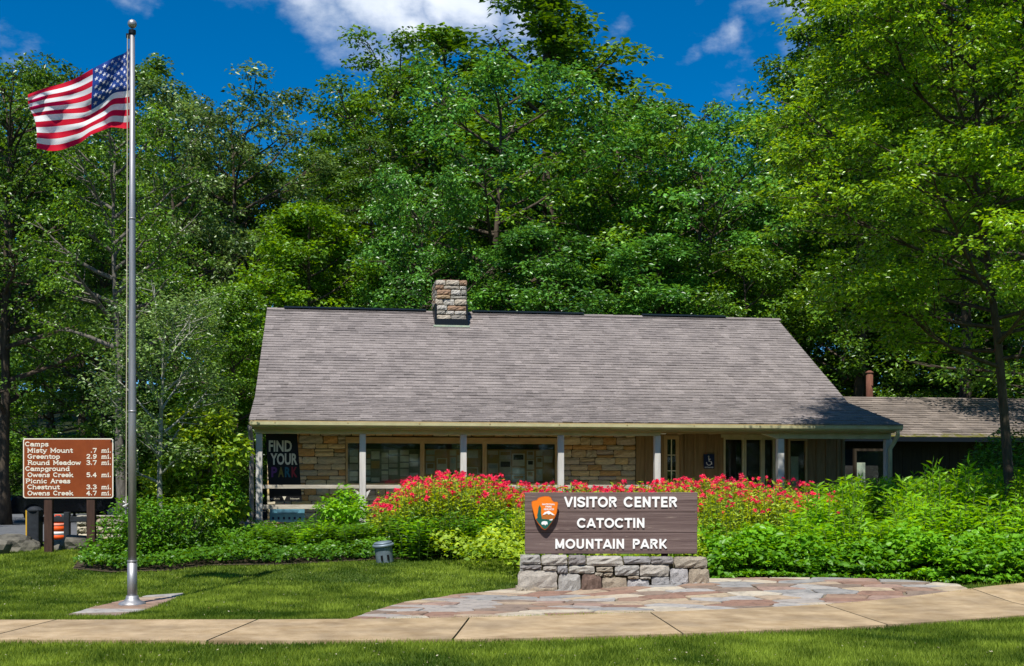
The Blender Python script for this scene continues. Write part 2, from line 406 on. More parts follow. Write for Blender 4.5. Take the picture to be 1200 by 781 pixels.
def ground_sheet():
    xs = sorted(set(list(np.arange(-14, 16.01, .4)) + [-900, -500, -250, -150, -110, -80, -60, -50, -40, -34, -28, -24, -20, -17, 19, 23, 28, 34, 40, 50, 60, 80, 110, 150, 250, 500, 900]))
    ys = sorted(set(list(np.arange(8, 34.01, .4)) + [-900, -400, -150, -80, -50, -30, -20, -10, -4, 0, 4, 36, 38, 41, 44, 47, 50, 54, 58, 63, 68, 74, 80, 88, 96, 104, 112, 120, 130, 145, 160, 190, 250, 400, 900, 1500]))
    vs = [(x, y, g(x, y)) for y in ys for x in xs]; nx = len(xs)
    fs = [(j*nx+i, j*nx+i+1, (j+1)*nx+i+1, (j+1)*nx+i) for j in range(len(ys)-1) for i in range(nx-1)]
    m, nt, N, L, B = new_mat('ground')
    ge = N.new('ShaderNodeNewGeometry'); sp = N.new('ShaderNodeSeparateXYZ'); L.new(ge.outputs['Position'], sp.inputs[0])
    n1 = N.new('ShaderNodeTexNoise'); n1.inputs['Scale'].default_value = .9; n1.inputs['Detail'].default_value = 10; n1.inputs['Roughness'].default_value = .7; L.new(ge.outputs['Position'], n1.inputs['Vector'])
    n2 = N.new('ShaderNodeTexNoise'); n2.inputs['Scale'].default_value = 30; n2.inputs['Detail'].default_value = 6; L.new(ge.outputs['Position'], n2.inputs['Vector'])
    a = N.new('ShaderNodeMath'); a.operation = 'ADD'; L.new(n1.outputs[0], a.inputs[0]); L.new(n2.outputs[0], a.inputs[1])
    lawn = ramp(N, [(.36, (.04, .06, .012, 1)), (.5, (.055, .095, .015, 1)), (.66, (.11, .14, .03, 1))])
    h = N.new('ShaderNodeMath'); h.operation = 'MULTIPLY'; h.inputs[1].default_value = .5; L.new(a.outputs[0], h.inputs[0]); L.new(h.outputs[0], lawn.inputs[0])
    wood = ramp(N, [(.38, (.018, .022, .008, 1)), (.6, (.045, .060, .018, 1))]); L.new(h.outputs[0], wood.inputs[0])
    mr = N.new('ShaderNodeMapRange'); mr.inputs[1].default_value = 40; mr.inputs[2].default_value = 50; L.new(sp.outputs['Y'], mr.inputs[0])
    mx = N.new('ShaderNodeMixRGB'); L.new(mr.outputs[0], mx.inputs[0]); L.new(lawn.outputs[0], mx.inputs[1]); L.new(wood.outputs[0], mx.inputs[2])
    L.new(mx.outputs[0], B.inputs['Base Color']); B.inputs['Roughness'].default_value = .95; B.inputs['Specular IOR Level'].default_value = .1
    bp = N.new('ShaderNodeBump'); bp.inputs['Strength'].default_value = .6; bp.inputs['Distance'].default_value = .03; L.new(n2.outputs[0], bp.inputs['Height']); L.new(bp.outputs[0], B.inputs['Normal'])
    o = link('ground', mesh('ground', vs, fs, True), m)
    tag(o, 'grassy ground rising gently towards the visitor building and the wooded hill behind', kind='structure')
ground_sheet()

def pip(P, poly):
    """points in polygon, numpy"""
    x, y = P[:, 0], P[:, 1]; ins = np.zeros(len(P), bool); n = len(poly)
    for i in range(n):
        x1, y1 = poly[i][:2]; x2, y2 = poly[(i+1) % n][:2]
        c = ((y1 > y) != (y2 > y)) & (x < (x2-x1)*(y-y1)/((y2-y1) if y2 != y1 else 1e-9)+x1)
        ins ^= c
    return ins

# sidewalk -------------------------------------------------------
F_ = np.polyfit([-9, -6, -3, 0, 1.9, 4, 6.4, 9], [12.62, 12.64, 12.65, 12.75, 13.15, 13.95, 15.0, 16.6], 4)
B_ = np.polyfit([-9, -6, -3, 0, 2.2, 4.65, 7.8, 10], [14.52, 14.54, 14.6, 14.95, 15.5, 16.55, 18.5, 20.1], 4)
def wf(x): return float(np.polyval(F_, min(max(x, -9), 9))) + (.65*(x-9) if x > 9 else 0)
def wb(x): return float(np.polyval(B_, min(max(x, -9), 9))) + (.75*(x-9) if x > 9 else 0)
def sidewalk():
    t = tag(empty('sidewalk', (0, 13, 0)), 'tan concrete sidewalk curving across the lawn in front of the sign', kind='structure')
    joints = [-13, -10.55, -8.1, -5.65, -3.2, -.62, 1.87, 4.4, 7.0, 9.8, 12.6]
    for a, b in zip(joints[:-1], joints[1:]):
        n = 6; a2, b2 = a+.012, b-.012
        top = []; 
        def skew(x, back): return x + (.16 if back else -.02)*(-1 if x > 1 else 1)*.6
        f = [(skew(a2+(b2-a2)*i/n, 0), wf(a2+(b2-a2)*i/n)) for i in range(n+1)]
        bk = [(skew(a2+(b2-a2)*i/n, 1), wb(a2+(b2-a2)*i/n)) for i in range(n+1)]
        m = 4; vs = []; 
        for j in range(m+1):
            for i in range(n+1):
                x = f[i][0]+(bk[i][0]-f[i][0])*j/m; y = f[i][1]+(bk[i][1]-f[i][1])*j/m
                vs.append((x, y-13, g(x, y)+.045))
        nn = n+1; k = len(vs)
        fs = [(j*nn+i, j*nn+i+1, (j+1)*nn+i+1, (j+1)*nn+i) for j in range(m) for i in range(n)]
        ring = [i for i in range(nn)] + [j*nn+n for j in range(1, m+1)] + [m*nn+i for i in range(n-1, -1, -1)] + [j*nn for j in range(m-1, 0, -1)]
        for r in ring: v = vs[r]; vs.append((v[0], v[1], v[2]-.12))
        for q in range(len(ring)):
            q2 = (q+1) % len(ring); fs.append((ring[q], k+q, k+q2, ring[q2]))
        link('slab', mesh('slab', vs, fs), M['walk'], t)
sidewalk()

# flagstone patio --------------------------------------------------
def clip(poly, p, n):
    out = []
    for i in range(len(poly)):
        a, b = poly[i], poly[(i+1) % len(poly)]
        da, db = (a[0]-p[0])*n[0]+(a[1]-p[1])*n[1], (b[0]-p[0])*n[0]+(b[1]-p[1])*n[1]
        if da <= 0: out.append(a)
        if (da < 0) != (db < 0) and abs(da-db) > 1e-9:
            t = da/(da-db); out.append((a[0]+(b[0]-a[0])*t, a[1]+(b[1]-a[1])*t))
    return out
def smooth_poly(p): return p
def flagstones(name, outline, nseed, label, seed, sx=1.0, ztop=.035, gap=.018):
    rnd = random.Random(seed); t = tag(empty(name, (0, 0, 0)), label, kind='structure')
    P = np.array(outline); lo, hi = P.min(0), P.max(0); seeds = []
    tries = 0
    while len(seeds) < nseed and tries < 6000:
        tries += 1
        q = (rnd.uniform(lo[0], hi[0]), rnd.uniform(lo[1], hi[1]))
        if not pip(np.array([q]), outline)[0]: continue
        if all(math.hypot((q[0]-s[0])*sx, q[1]-s[1]) > .36*(1-tries/8000) for s in seeds): seeds.append(q)
    for i, s in enumerate(seeds):
        poly = list(outline)
        for j, o in enumerate(seeds):
            if j == i: continue
            dx, dy = (o[0]-s[0])*sx*sx, o[1]-s[1]; L_ = math.hypot(dx, dy)
            if math.hypot(o[0]-s[0], o[1]-s[1]) > 3: continue
            n = (dx/L_, dy/L_); mid = ((s[0]+o[0])/2 - n[0]*gap, (s[1]+o[1])/2 - n[1]*gap)
            poly = clip(poly, mid, n)
            if len(poly) < 3: break
        if len(poly) < 3: continue
        pts = []                                   # roughen the outline
        for a, b in zip(poly, poly[1:]+poly[:1]):
            l = math.hypot(b[0]-a[0], b[1]-a[1])
            if l < .03: continue
            pts.append(a)
            if l > .22: pts.append(((a[0]+b[0])/2+rnd.uniform(-.02, .02), (a[1]+b[1])/2+rnd.uniform(-.02, .02)))
        if len(pts) < 3: continue
        n = len(pts); tz = rnd.uniform(-.004, .006); c = (sum(p[0] for p in pts)/n, sum(p[1] for p in pts)/n)
        top = [(x+(c[0]-x)*.03, y+(c[1]-y)*.03, g(x, y)+ztop+tz) for x, y in pts]
        sh = [(x, y, g(x, y)+ztop-.012+tz) for x, y in pts]; bot = [(x, y, g(x, y)-.05) for x, y in pts]
        cen = [(c[0], c[1], g(*c)+ztop+tz+.003)]
        vs = [(x, y, z) for x, y, z in top+sh+bot+cen]
        fs = [(i2, (i2+1) % n, 3*n) for i2 in range(n)]
        for k in (0, 1): fs += [(k*n+n+i2, k*n+n+(i2+1) % n, k*n+(i2+1) % n, k*n+i2) for i2 in range(n)]
        link('flagstone', mesh('flagstone', vs, fs), M['flagstone'], t, )
    return t
pat_back = [onground(*p) for p in [(470, 709), (530, 700), (600, 692), (640, 686), (720, 682), (835, 680.5), (900, 679), (980, 679.5), (1060, 682), (1122, 687)]]
x_r = pat_back[-1].x
front = [(x, wb(x)+.03) for x in np.linspace(x_r-.1, -2.05, 12)]
patio_poly = [(p.x, p.y) for p in pat_back] + [f for f in front if True]
patio_poly[len(pat_back)-1] = (x_r, max(pat_back[-1].y, wb(x_r)+.1))
flagstones('flagstone_patio', patio_poly, 125, 'multicoloured flagstone apron around the base of the main sign', 4, .62)
# bed of stone dust under the patio joints
def sheet(name, poly, mat, dz, label):
    bm = bmesh.new(); vs = [bm.verts.new((x, y, 0)) for x, y in poly]
    for tri in tessellate_polygon([[Vector((x, y, 0)) for x, y in poly]]):
        try: bm.faces.new([vs[i] for i in tri])
        except ValueError: pass
    for _ in range(7):
        es = [e for e in bm.edges if e.calc_length() > .8]
        if not es: break
        bmesh.ops.subdivide_edges(bm, edges=es, cuts=1); bmesh.ops.triangulate(bm, faces=bm.faces)
    for v in bm.verts: v.co.z = g(v.co.x, v.co.y)+dz
    bmesh.ops.recalc_face_normals(bm, faces=bm.faces)
    me = bpy.data.meshes.new(name); bm.to_mesh(me); bm.free()
    o = link(name, me, mat); return tag(o, label, kind='structure')
sheet('stone_dust_bed', patio_poly, surf('stone_dust', '6a5f50', '857a68', 30, .95, .2), .012, 'sandy joints between the flagstones of the apron')
path_poly = [onground(*p) for p in [(75, 723), (112, 712), (140, 706), (172, 700), (215, 697), (203, 704), (180, 713), (160, 719), (138, 724)]]
path_poly = [(p.x, p.y) for p in path_poly]
flagstones('pole_footing_stones', path_poly, 7, 'worn pale flagstones let into the lawn around the flagpole foot', 9, .45, .022)

# planting bed and road
bed_pts = [(85, 668), (130, 672), (200, 670), (240, 664), (330, 663), (440, 657), (520, 655), (606, 655), (640, 684), (730, 680), (835, 679), (980, 677), (1060, 680), (1125, 685), (1210, 684), (1300, 680)]
bed = [onground(*p) for p in bed_pts]
bed_poly = [(p.x, p.y) for p in bed] + [(14.5, 30), (3, 29.5), (-6, 28.4), (-8.6, 27.5), (-8.9, 25)]
sheet('planting_bed', bed_poly, M['soil'], .02, 'dark soil of the long flower bed in front of the porch')
road_poly = [(-40, 28.3), (-12.5, 27.2), (-10.2, 28.8), (-9.4, 32), (-8.6, 38), (-5.5, 44), (-4, 52), (-9, 58), (-16, 52), (-40, 50)]
sheet('road', road_poly, M['asphalt'], .03, 'grey asphalt park road in tree shade on the far left')

# ---------------------------------------------------------------- grass blades
def grass():
    rng = np.random.default_rng(3)
    excl = [patio_poly, path_poly, bed_poly]
    V = []; T = []
    def patch(x0, x1, y0, y1, dens, h, w):
        n = int((x1-x0)*(y1-y0)*dens)
        P = np.stack([rng.uniform(x0, x1, n), rng.uniform(y0, y1, n)], 1)
        vis = np.abs(P[:, 0]) < P[:, 1]*.435+.3; P = P[vis]
        fy = np.array([wf(x) for x in np.linspace(-12, 14, 261)]); by = np.array([wb(x) for x in np.linspace(-12, 14, 261)]); gx = np.linspace(-12, 14, 261)
        f = np.interp(P[:, 0], gx, fy); b = np.interp(P[:, 0], gx, by)
        keep = (P[:, 1] < f-.0+rng.uniform(-.03, .05, len(P))) | (P[:, 1] > b-.04+rng.uniform(-.05, .03, len(P)))
        for e in excl: keep &= ~pip(P, e)
        keep &= ~((P[:, 0] < -10) & (P[:, 1] > 27))
        # thin brown patches
        tn = np.array([mnoise.noise(Vector((p[0]*.55, p[1]*.55, 7))) for p in P])
        keep &= ~((tn < -.32) & (rng.random(len(P)) < .35))
        P, tn = P[keep], tn[keep]; n = len(P)
        z = np.array([g(x, y) for x, y in P])
        az = rng.uniform(0, 2*np.pi, n); hh = h*rng.uniform(.5, 1.25, n)*(1+.5*tn); lean = rng.uniform(.1, .9, n)*hh; la = rng.uniform(0, 2*np.pi, n)
        ww = w*rng.uniform(.7, 1.3, n)
        a = np.stack([P[:, 0]-np.cos(az)*ww, P[:, 1]-np.sin(az)*ww, z], 1); b = np.stack([P[:, 0]+np.cos(az)*ww, P[:, 1]+np.sin(az)*ww, z], 1)
        c = np.stack([P[:, 0]+np.cos(la)*lean, P[:, 1]+np.sin(la)*lean, z+hh], 1)
        V.append(np.stack([a, b, c], 1).reshape(-1, 3))
        dry = np.where(rng.random(n) < .06, .35, 0)
        t2 = np.array([mnoise.noise(Vector((p[0]*1.9, p[1]*1.9, 17))) for p in P])
        T.append(np.clip(  .40+.75*tn+.55*t2+rng.uniform(-.28, .28, n)+dry, 0, 1))
    patch(-6.2, 7.5, 10.6, 15.6, 3600, .055, .0048)
    patch(-8, 1.0, 14.8, 19, 2500, .045, .006)
    patch(-11.5, 1.0, 19, 26.8, 1500, .045, .0085)
    patch(4, 11, 14, 23, 500, .06, .006)
    patch(-11, -5, 26.8, 36, 350, .08, .012)
    V = np.concatenate(V); T = np.concatenate(T)
    o = link('grass', np_mesh('grass', V, np.arange(len(V)).reshape(-1, 3), T), M['grass'])
    tag(o, 'short mown lawn grass on both sides of the sidewalk', 'grass', kind='stuff')
grass()

# ---------------------------------------------------------------- stone pieces
def stone_meshes(n, seed, nx=4, nz=3, rough=.12, edge=.10):
    out = []; rnd = random.Random(seed)
    for q in range(n):
        vs = []; fs = []
        xs = np.linspace(-.5, .5, nx+1); zs = np.linspace(-.5, .5, nz+1)
        for j, z in enumerate(zs):
            for i, x in enumerate(xs):
                bd = i in (0, nx) or j in (0, nz); cn = (i in (0, nx)) and (j in (0, nz))
                xx = x+rnd.uniform(-.03, .03)*(1 if not bd else .7); zz = z+rnd.uniform(-.05, .05)*(1 if not bd else .6)
                if cn: xx *= .955; zz *= .93
                yy = (-.5+rnd.uniform(-rough, rough)) if not bd else (-.36+rnd.uniform(-rough, rough)*.6)
                vs.append((xx, yy, zz))
        w = nx+1
        fs += [(j*w+i, j*w+i+1, (j+1)*w+i+1, (j+1)*w+i) for j in range(nz) for i in range(nx)]
        ring = [i for i in range(w)] + [j*w+nx for j in range(1, nz+1)] + [nz*w+i for i in range(nx-1, -1, -1)] + [j*w for j in range(nz-1, 0, -1)]
        k = len(vs)
        for r in ring: v = vs[r]; vs.append((v[0]*.98, .5, v[2]*.98))
        for a in range(len(ring)): b = (a+1) % len(ring); fs.append((ring[a], k+a, k+b, ring[b]))
        fs.append(tuple(k+a for a in range(len(ring))))
        out.append(mesh('stone', vs, fs, False))
    return out
ST = stone_meshes(10, 5)
ST2 = stone_meshes(10, 8, 6, 4, .085)
def put_stone(parent, x0, x1, z0, z1, y0, depth, mat, rnd, pool=ST, gap=.008, rz=0, name='stone', proud=.015):
    me = rnd.choice(pool); d = rnd.uniform(-proud, proud)
    o = link(name, me, mat, parent, ((x0+x1)/2, y0+depth/2+d, (z0+z1)/2), (0, 0, rz), ((x1-x0-gap), depth, (z1-z0-gap)), objmat=True)
    return o
def coursed(parent, x0, x1, z0, z1, y0, depth, mat, rnd, hmin, hmax, lmin, lmax, holes=(), pool=ST, gap=.012):
    z = z0; cnt = 0
    while z < z1-.03:
        h = min(rnd.uniform(hmin, hmax), z1-z)
        if z1-z-h < .05: h = z1-z
        segs = [(x0, x1)]
        for (a, b, c, d) in holes:
            if z+h > c+.02 and z < d-.02:
                ns = []
                for s, e in segs:
                    if a > s: ns.append((s, min(a, e)))
                    if b < e: ns.append((max(b, s), e))
                segs = [q for q in ns if q[1]-q[0] > .04] if True else segs
        for s, e in segs:
            x = s
            while x < e-.02:
                l = rnd.uniform(lmin, lmax)
                if e-x-l < lmin*.6: l = e-x
                if h > hmax*.75 and rnd.random() < .3 and l < lmax*.8:   # two thin stones one over the other
                    k = rnd.uniform(.35, .65)
                    put_stone(parent, x, x+l, z, z+h*k, y0, depth, mat, rnd, pool, gap); put_stone(parent, x, x+l, z+h*k, z+h, y0, depth, mat, rnd, pool, gap); cnt += 2
                else:
                    put_stone(parent, x, x+l, z, z+h, y0, depth, mat, rnd, pool, gap); cnt += 1
                x += l
        z += h
    return cnt

# ---------------------------------------------------------------- lettering
def text_mesh(txt, bold=0.0, extrude=0.0, spacing=1.0):
    c = bpy.data.curves.new('t', 'FONT'); c.body = txt; c.offset = bold; c.extrude = extrude; c.space_character = spacing; c.resolution_u = 3
    o = bpy.data.objects.new('t', c); COL.objects.link(o)
    bpy.context.view_layer.update()
    me = bpy.data.meshes.new_from_object(o.evaluated_get(bpy.context.evaluated_depsgraph_get()))
    bpy.data.objects.remove(o); bpy.data.curves.remove(c)
    return me
def lettering(txt, parent, x0, x1, z0, z1, y, mat, bold=0.0, depth=.002, name='lettering', spacing=1.0, fit_h=True, serif=False):
    """flat lettering facing -y, fitted to the box x0..x1, z0..z1"""
    me = text_mesh(txt, bold, 0.5, spacing)
    co = np.empty(len(me.vertices)*3, np.float32); me.vertices.foreach_get('co', co); co = co.reshape(-1, 3)
    lo, hi = co.min(0), co.max(0)
    n = np.empty_like(co)
    n[:, 0] = x0+(co[:, 0]-lo[0])/(hi[0]-lo[0])*(x1-x0)
    n[:, 2] = z0+(co[:, 1]-lo[1])/(hi[1]-lo[1])*(z1-z0)
    n[:, 1] = y - (co[:, 2]+.5)*depth
    me.vertices.foreach_set('co', n.ravel()); me.name = name; me.update(); me.materials.clear()
    return link(name, me, mat, parent)


def block_text(txt, parent, x0, x1, z0, z1, y, mat, depth, weight=.205):
    """heavy grotesque capitals drawn as mitred strokes inside the box"""
    def arc(cx, cz, rx, rz, a0, a1, n=12): return [(cx+rx*math.cos(R(a0+(a1-a0)*i/n)), cz+rz*math.sin(R(a0+(a1-a0)*i/n))) for i in range(n+1)]
    w = weight; h = w/2
    G = {'V': (.80, [[(.10, 1), (.40, h*.4)], [(.70, 1), (.40, h*.4)]]), 'I': (.30, [[(.15, 0), (.15, 1)]]),
         'S': (.76, [[(.64, .70)]+arc(.38, .73, .25, .165, 10, 180, 8)+[(.14, .66), (.24, .55), (.52, .45), (.62, .34)]+arc(.38, .27, .25, .165, 0, -170, 8)+[(.12, .30)]]),
         'T': (.72, [[(.36, 0), (.36, 1-w*.3)], [(.02, 1-h), (.70, 1-h)]]),
         'O': (.90, [arc(.45, .5, .34, .5-h, 0, 360, 26)]),
         'R': (.80, [[(.07+h, 0), (.07+h, 1-h), (.44, 1-h)]+arc(.44, .725, .20, .275-h, 90, -90, 8)[1:]+[(.07+h, .55-h+.0)], [(.46, .44), (.66, 0)]]),
         'C': (.86, [arc(.45, .5, .34, .5-h, 38, 322, 22)]),
         'E': (.68, [[(.64, h), (.07+h, h), (.07+h, 1-h), (.62, 1-h)], [(.10+h, .51), (.58, .51)]]),
         'N': (.82, [[(.07+h, 0), (.07+h, 1)], [(.75-h, 0), (.75-h, 1)], [(.07+h, .92), (.75-h, .08)]]),
         'A': (.82, [[(.08, 0), (.41, 1-h*.4)], [(.74, 0), (.41, 1-h*.4)], [(.22, .29), (.60, .29)]]),
         'M': (.94, [[(.07+h, 0), (.07+h, 1)], [(.87-h, 0), (.87-h, 1)], [(.07+h, .95), (.47, .12)], [(.87-h, .95), (.47, .12)]]),
         'U': (.82, [[(.07+h, 1), (.07+h, .34)]+arc(.41, .34, .34-h, .34-h, 180, 360, 10)+[(.75-h, 1)]]),
         'P': (.74, [[(.07+h, 0), (.07+h, 1-h), (.42, 1-h)]+arc(.42, .70, .20, .30-h, 90, -90, 8)[1:]+[(.10+h, .40+h)]]),
         'K': (.80, [[(.07+h, 0), (.07+h, 1)], [(.68, 1), (.07+h*1.6, .38)], [(.30, .52), (.70, 0)]])}
    H_ = z1-z0; tot = sum(G[c][0] for c in txt)-.08; k = (x1-x0)/tot; mb = MB(); x = x0-.04*k; cnt = 0
    for c in txt:
        a, sts = G[c]
        for st in sts:
            pts = [Vector((x+p[0]*k, z0+p[1]*H_)) for p in st]; cnt += 1; hw = h*H_*1.0
            pts = [p for i, p in enumerate(pts) if i == 0 or (p-pts[i-1]).length > 1e-5]
            closed = (pts[0]-pts[-1]).length < 1e-4
            if closed: pts = pts[:-1]
            n = len(pts); L_, Rr = [], []
            for i in range(n):
                d0 = (pts[i]-pts[i-1]).normalized() if (i > 0 or closed) else (pts[1]-pts[0]).normalized()
                d1 = (pts[(i+1) % n]-pts[i]).normalized() if (i < n-1 or closed) else d0
                t = (d0+d1); t = t.normalized() if t.length > 1e-6 else d0; nn = Vector((-t.y, t.x)); m = hw/max(.5, nn.dot(Vector((-d0.y, d0.x))))
                L_.append(pts[i]+nn*m); Rr.append(pts[i]-nn*m)
            yf = y-depth-.0004*(cnt % 5); segs = n if closed else n-1; b = []
            vs = [(p.x, yf, min(z1, max(z0, p.y))) for p in L_]+[(p.x, yf, min(z1, max(z0, p.y))) for p in Rr]+[(p.x, y, min(z1, max(z0, p.y))) for p in L_]+[(p.x, y, min(z1, max(z0, p.y))) for p in Rr]
            fs = []
            for i in range(segs):
                j = (i+1) % n; fs += [(i, j, n+j, n+i), (2*n+i, 2*n+j, j, i), (n+i, n+j, 3*n+j, 3*n+i)]
            if not closed: fs += [(0, n, 3*n, 2*n), (n-1, 2*n-1, 4*n-1, 3*n-1)]
            mb.add(vs, fs)
        x += a*k
    return mb.build('lettering', mat, parent)

# slab-serif stroke letters for the road sign: strokes on a 0..1 x 0..1 grid (x-height .66)
def slab_text(txt, parent, x0, zbase, cap, y, mat, adv=.8, stroke=.20, width=None):
    def arc(cx, cz, rx, rz, a0, a1, n=10): return [(cx+rx*math.cos(R(a0+(a1-a0)*i/n)), cz+rz*math.sin(R(a0+(a1-a0)*i/n))) for i in range(n+1)]
    o_ = arc(.33, .33, .27, .3, 0, 360, 14)
    G = {
     'C': (.8, [arc(.4, .5, .34, .45, 45, 315)], []),
     'a': (.68, [arc(.3, .22, .22, .19, 0, 360, 10), [(.54, 0), (.54, .5), (.45, .63), (.2, .63), (.1, .5)]], [(.56, 0)]),
     'm': (1.0, [[(.14, 0), (.14, .62)], [(.14, .5), (.3, .63), (.48, .55), (.48, 0)], [(.48, .5), (.64, .63), (.82, .55), (.82, 0)]], [(.14, 0), (.48, 0), (.82, 0)]),
     'p': (.7, [[(.14, -.28), (.14, .62)], arc(.36, .32, .23, .3, 0, 360, 12)], [(.14, -.28)]),
     's': (.58, [[(.5, .5), (.4, .63), (.18, .62), (.1, .48), (.2, .36), (.42, .3), (.5, .16), (.4, .02), (.16, .02), (.06, .14)]], []),
     'M': (1.0, [[(.14, 0), (.14, .95), (.48, .25), (.82, .95), (.82, 0)]], [(.14, 0), (.82, 0), (.1, .97), (.86, .97)]),
     'i': (.4, [[(.2, 0), (.2, .62)], [(.2, .82), (.2, .93)]], [(.2, 0), (.14, .63)]),
     't': (.5, [[(.22, .85), (.22, .12), (.32, .02), (.46, .08)], [(.04, .62), (.44, .62)]], []),
     'y': (.68, [[(.1, .62), (.34, .02)], [(.6, .62), (.3, -.22), (.12, -.28)]], [(.1, .63), (.6, .63)]),
     'o': (.68, [o_], []),
     'u': (.74, [[(.14, .62), (.14, .15), (.28, .02), (.5, .1), (.56, .2)], [(.58, .62), (.58, 0)]], [(.1, .63), (.54, .63), (.62, 0)]),
     'n': (.74, [[(.14, 0), (.14, .62)], [(.14, .5), (.32, .63), (.54, .56), (.58, .4), (.58, 0)]], [(.14, 0), (.58, 0)]),
     'G': (.85, [arc(.4, .5, .34, .45, 45, 345)+[(.73, .42), (.48, .42)]], []),
     'r': (.56, [[(.16, 0), (.16, .62)], [(.16, .42), (.3, .62), (.5, .58)]], [(.16, 0), (.12, .63)]),
     'e': (.66, [[(.1, .34), (.56, .34)]+arc(.33, .33, .25, .3, 10, 320)], []),
     'R': (.85, [[(.16, 0), (.16, .95), (.5, .95), (.68, .82), (.66, .6), (.5, .5), (.16, .5)], [(.46, .5), (.74, 0)]], [(.16, 0), (.78, 0), (.1, .96)]),
     'd': (.74, [arc(.34, .32, .23, .3, 0, 360, 12), [(.58, 0), (.58, .95)]], [(.62, 0), (.54, .96)]),
     'w': (.95, [[(.08, .62), (.26, .02), (.46, .58), (.66, .02), (.84, .62)]], [(.08, .63), (.84, .63)]),
     'g': (.7, [arc(.34, .32, .23, .3, 0, 360, 12), [(.58, .62), (.58, -.12), (.42, -.28), (.14, -.22)]], []),
     'O': (.85, [arc(.42, .48, .34, .46, 0, 360, 14)], []),
     'k': (.74, [[(.14, 0), (.14, .95)], [(.58, .62), (.16, .28)], [(.3, .38), (.6, 0)]], [(.14, 0), (.62, 0), (.1, .96)]),
     'P': (.8, [[(.16, 0), (.16, .95), (.5, .95), (.7, .8), (.68, .56), (.5, .44), (.16, .44)]], [(.16, 0), (.1, .96)]),
     'c': (.62, [arc(.34, .32, .25, .3, 45, 315)], []),
     'A': (.85, [[(.1, 0), (.42, .95), (.74, 0)], [(.22, .33), (.62, .33)]], [(.1, 0), (.74, 0)]),
     'h': (.74, [[(.14, 0), (.14, .95)], [(.14, .5), (.32, .63), (.54, .56), (.58, .4), (.58, 0)]], [(.14, 0), (.58, 0), (.1, .96)]),
     'l': (.4, [[(.2, 0), (.2, .95)]], [(.2, 0)]),
     '.': (.34, [[(.14, .02), (.14, .14)]], []),
     '7': (.7, [[(.1, .82), (.1, .93), (.6, .93), (.3, 0)]], []),
     '2': (.7, [[(.1, .74), (.2, .93), (.46, .94), (.58, .76), (.5, .5), (.1, .04), (.6, .04)]], []),
     '9': (.7, [arc(.35, .66, .24, .27, 0, 360, 12), [(.58, .62), (.52, .2), (.3, .02), (.12, .1)]], []),
     '3': (.7, [[(.1, .8), (.2, .93), (.46, .93), (.56, .74), (.46, .54), (.28, .5), (.5, .46), (.6, .26), (.46, .04), (.2, .02), (.08, .16)]], []),
     '5': (.7, [[(.56, .93), (.16, .93), (.12, .54), (.4, .6), (.6, .42), (.56, .12), (.36, .02), (.1, .1)]], []),
     '4': (.7, [[(.44, 0), (.44, .93), (.06, .3), (.62, .3)]], [(.44, 0)]),
     ' ': (.55, [], []),
    }
    tot = sum(G[c][0] for c in txt)
    k = cap if width is None else width/tot
    mb = MB(); x = x0; s = stroke/2*cap; sc_ = 0
    for c in txt:
        a, strokes, ser = G[c]
        for st in strokes:
            for p, q in zip(st[:-1], st[1:]):
                p = Vector((x+p[0]*k, zbase+p[1]*cap)); q = Vector((x+q[0]*k, zbase+q[1]*cap)); d = q-p
                if d.length < 1e-6: continue
                d.normalize(); nn = Vector((-d.y, d.x))*s; e = d*s*.55
                poly = [p-e+nn, p-e-nn, q+e-nn, q+e+nn]
                sc_ += 1; yy_ = y-.0006*(sc_ % 7); mb.add([(v.x, yy_, v.y) for v in poly], [(0, 1, 2, 3)])
        for (ax, az) in ser:
            cx, cz = x+ax*k, zbase+az*cap; h = .14*cap
            mb.add([(cx-h*1.2, y-.0050, cz-s*.7), (cx+h*1.2, y-.0050, cz-s*.7), (cx+h*1.2, y-.0050, cz+s*.7), (cx-h*1.2, y-.0050, cz+s*.7)], [(0, 1, 2, 3)])
        x += a*k
    me = mesh('lettering', mb.v, mb.f); return link('lettering', me, mat, parent)

# ---------------------------------------------------------------- the visitor building
X0, Y0, TH = -6.05, 28.5, R(8.3)
cT, sT = math.cos(TH), math.sin(TH)
def U(px, v=0): k = (px-600)/FPX; return (k*(Y0+cT*v) - X0 + sT*v)/(cT - k*sT)
def Zl(py, u, v=0): return EYE+(570-py)/FPX*(Y0+sT*u+cT*v)
def world_of(u, v, z=0): return Vector((X0+cT*u-sT*v, Y0+sT*u+cT*v, z))

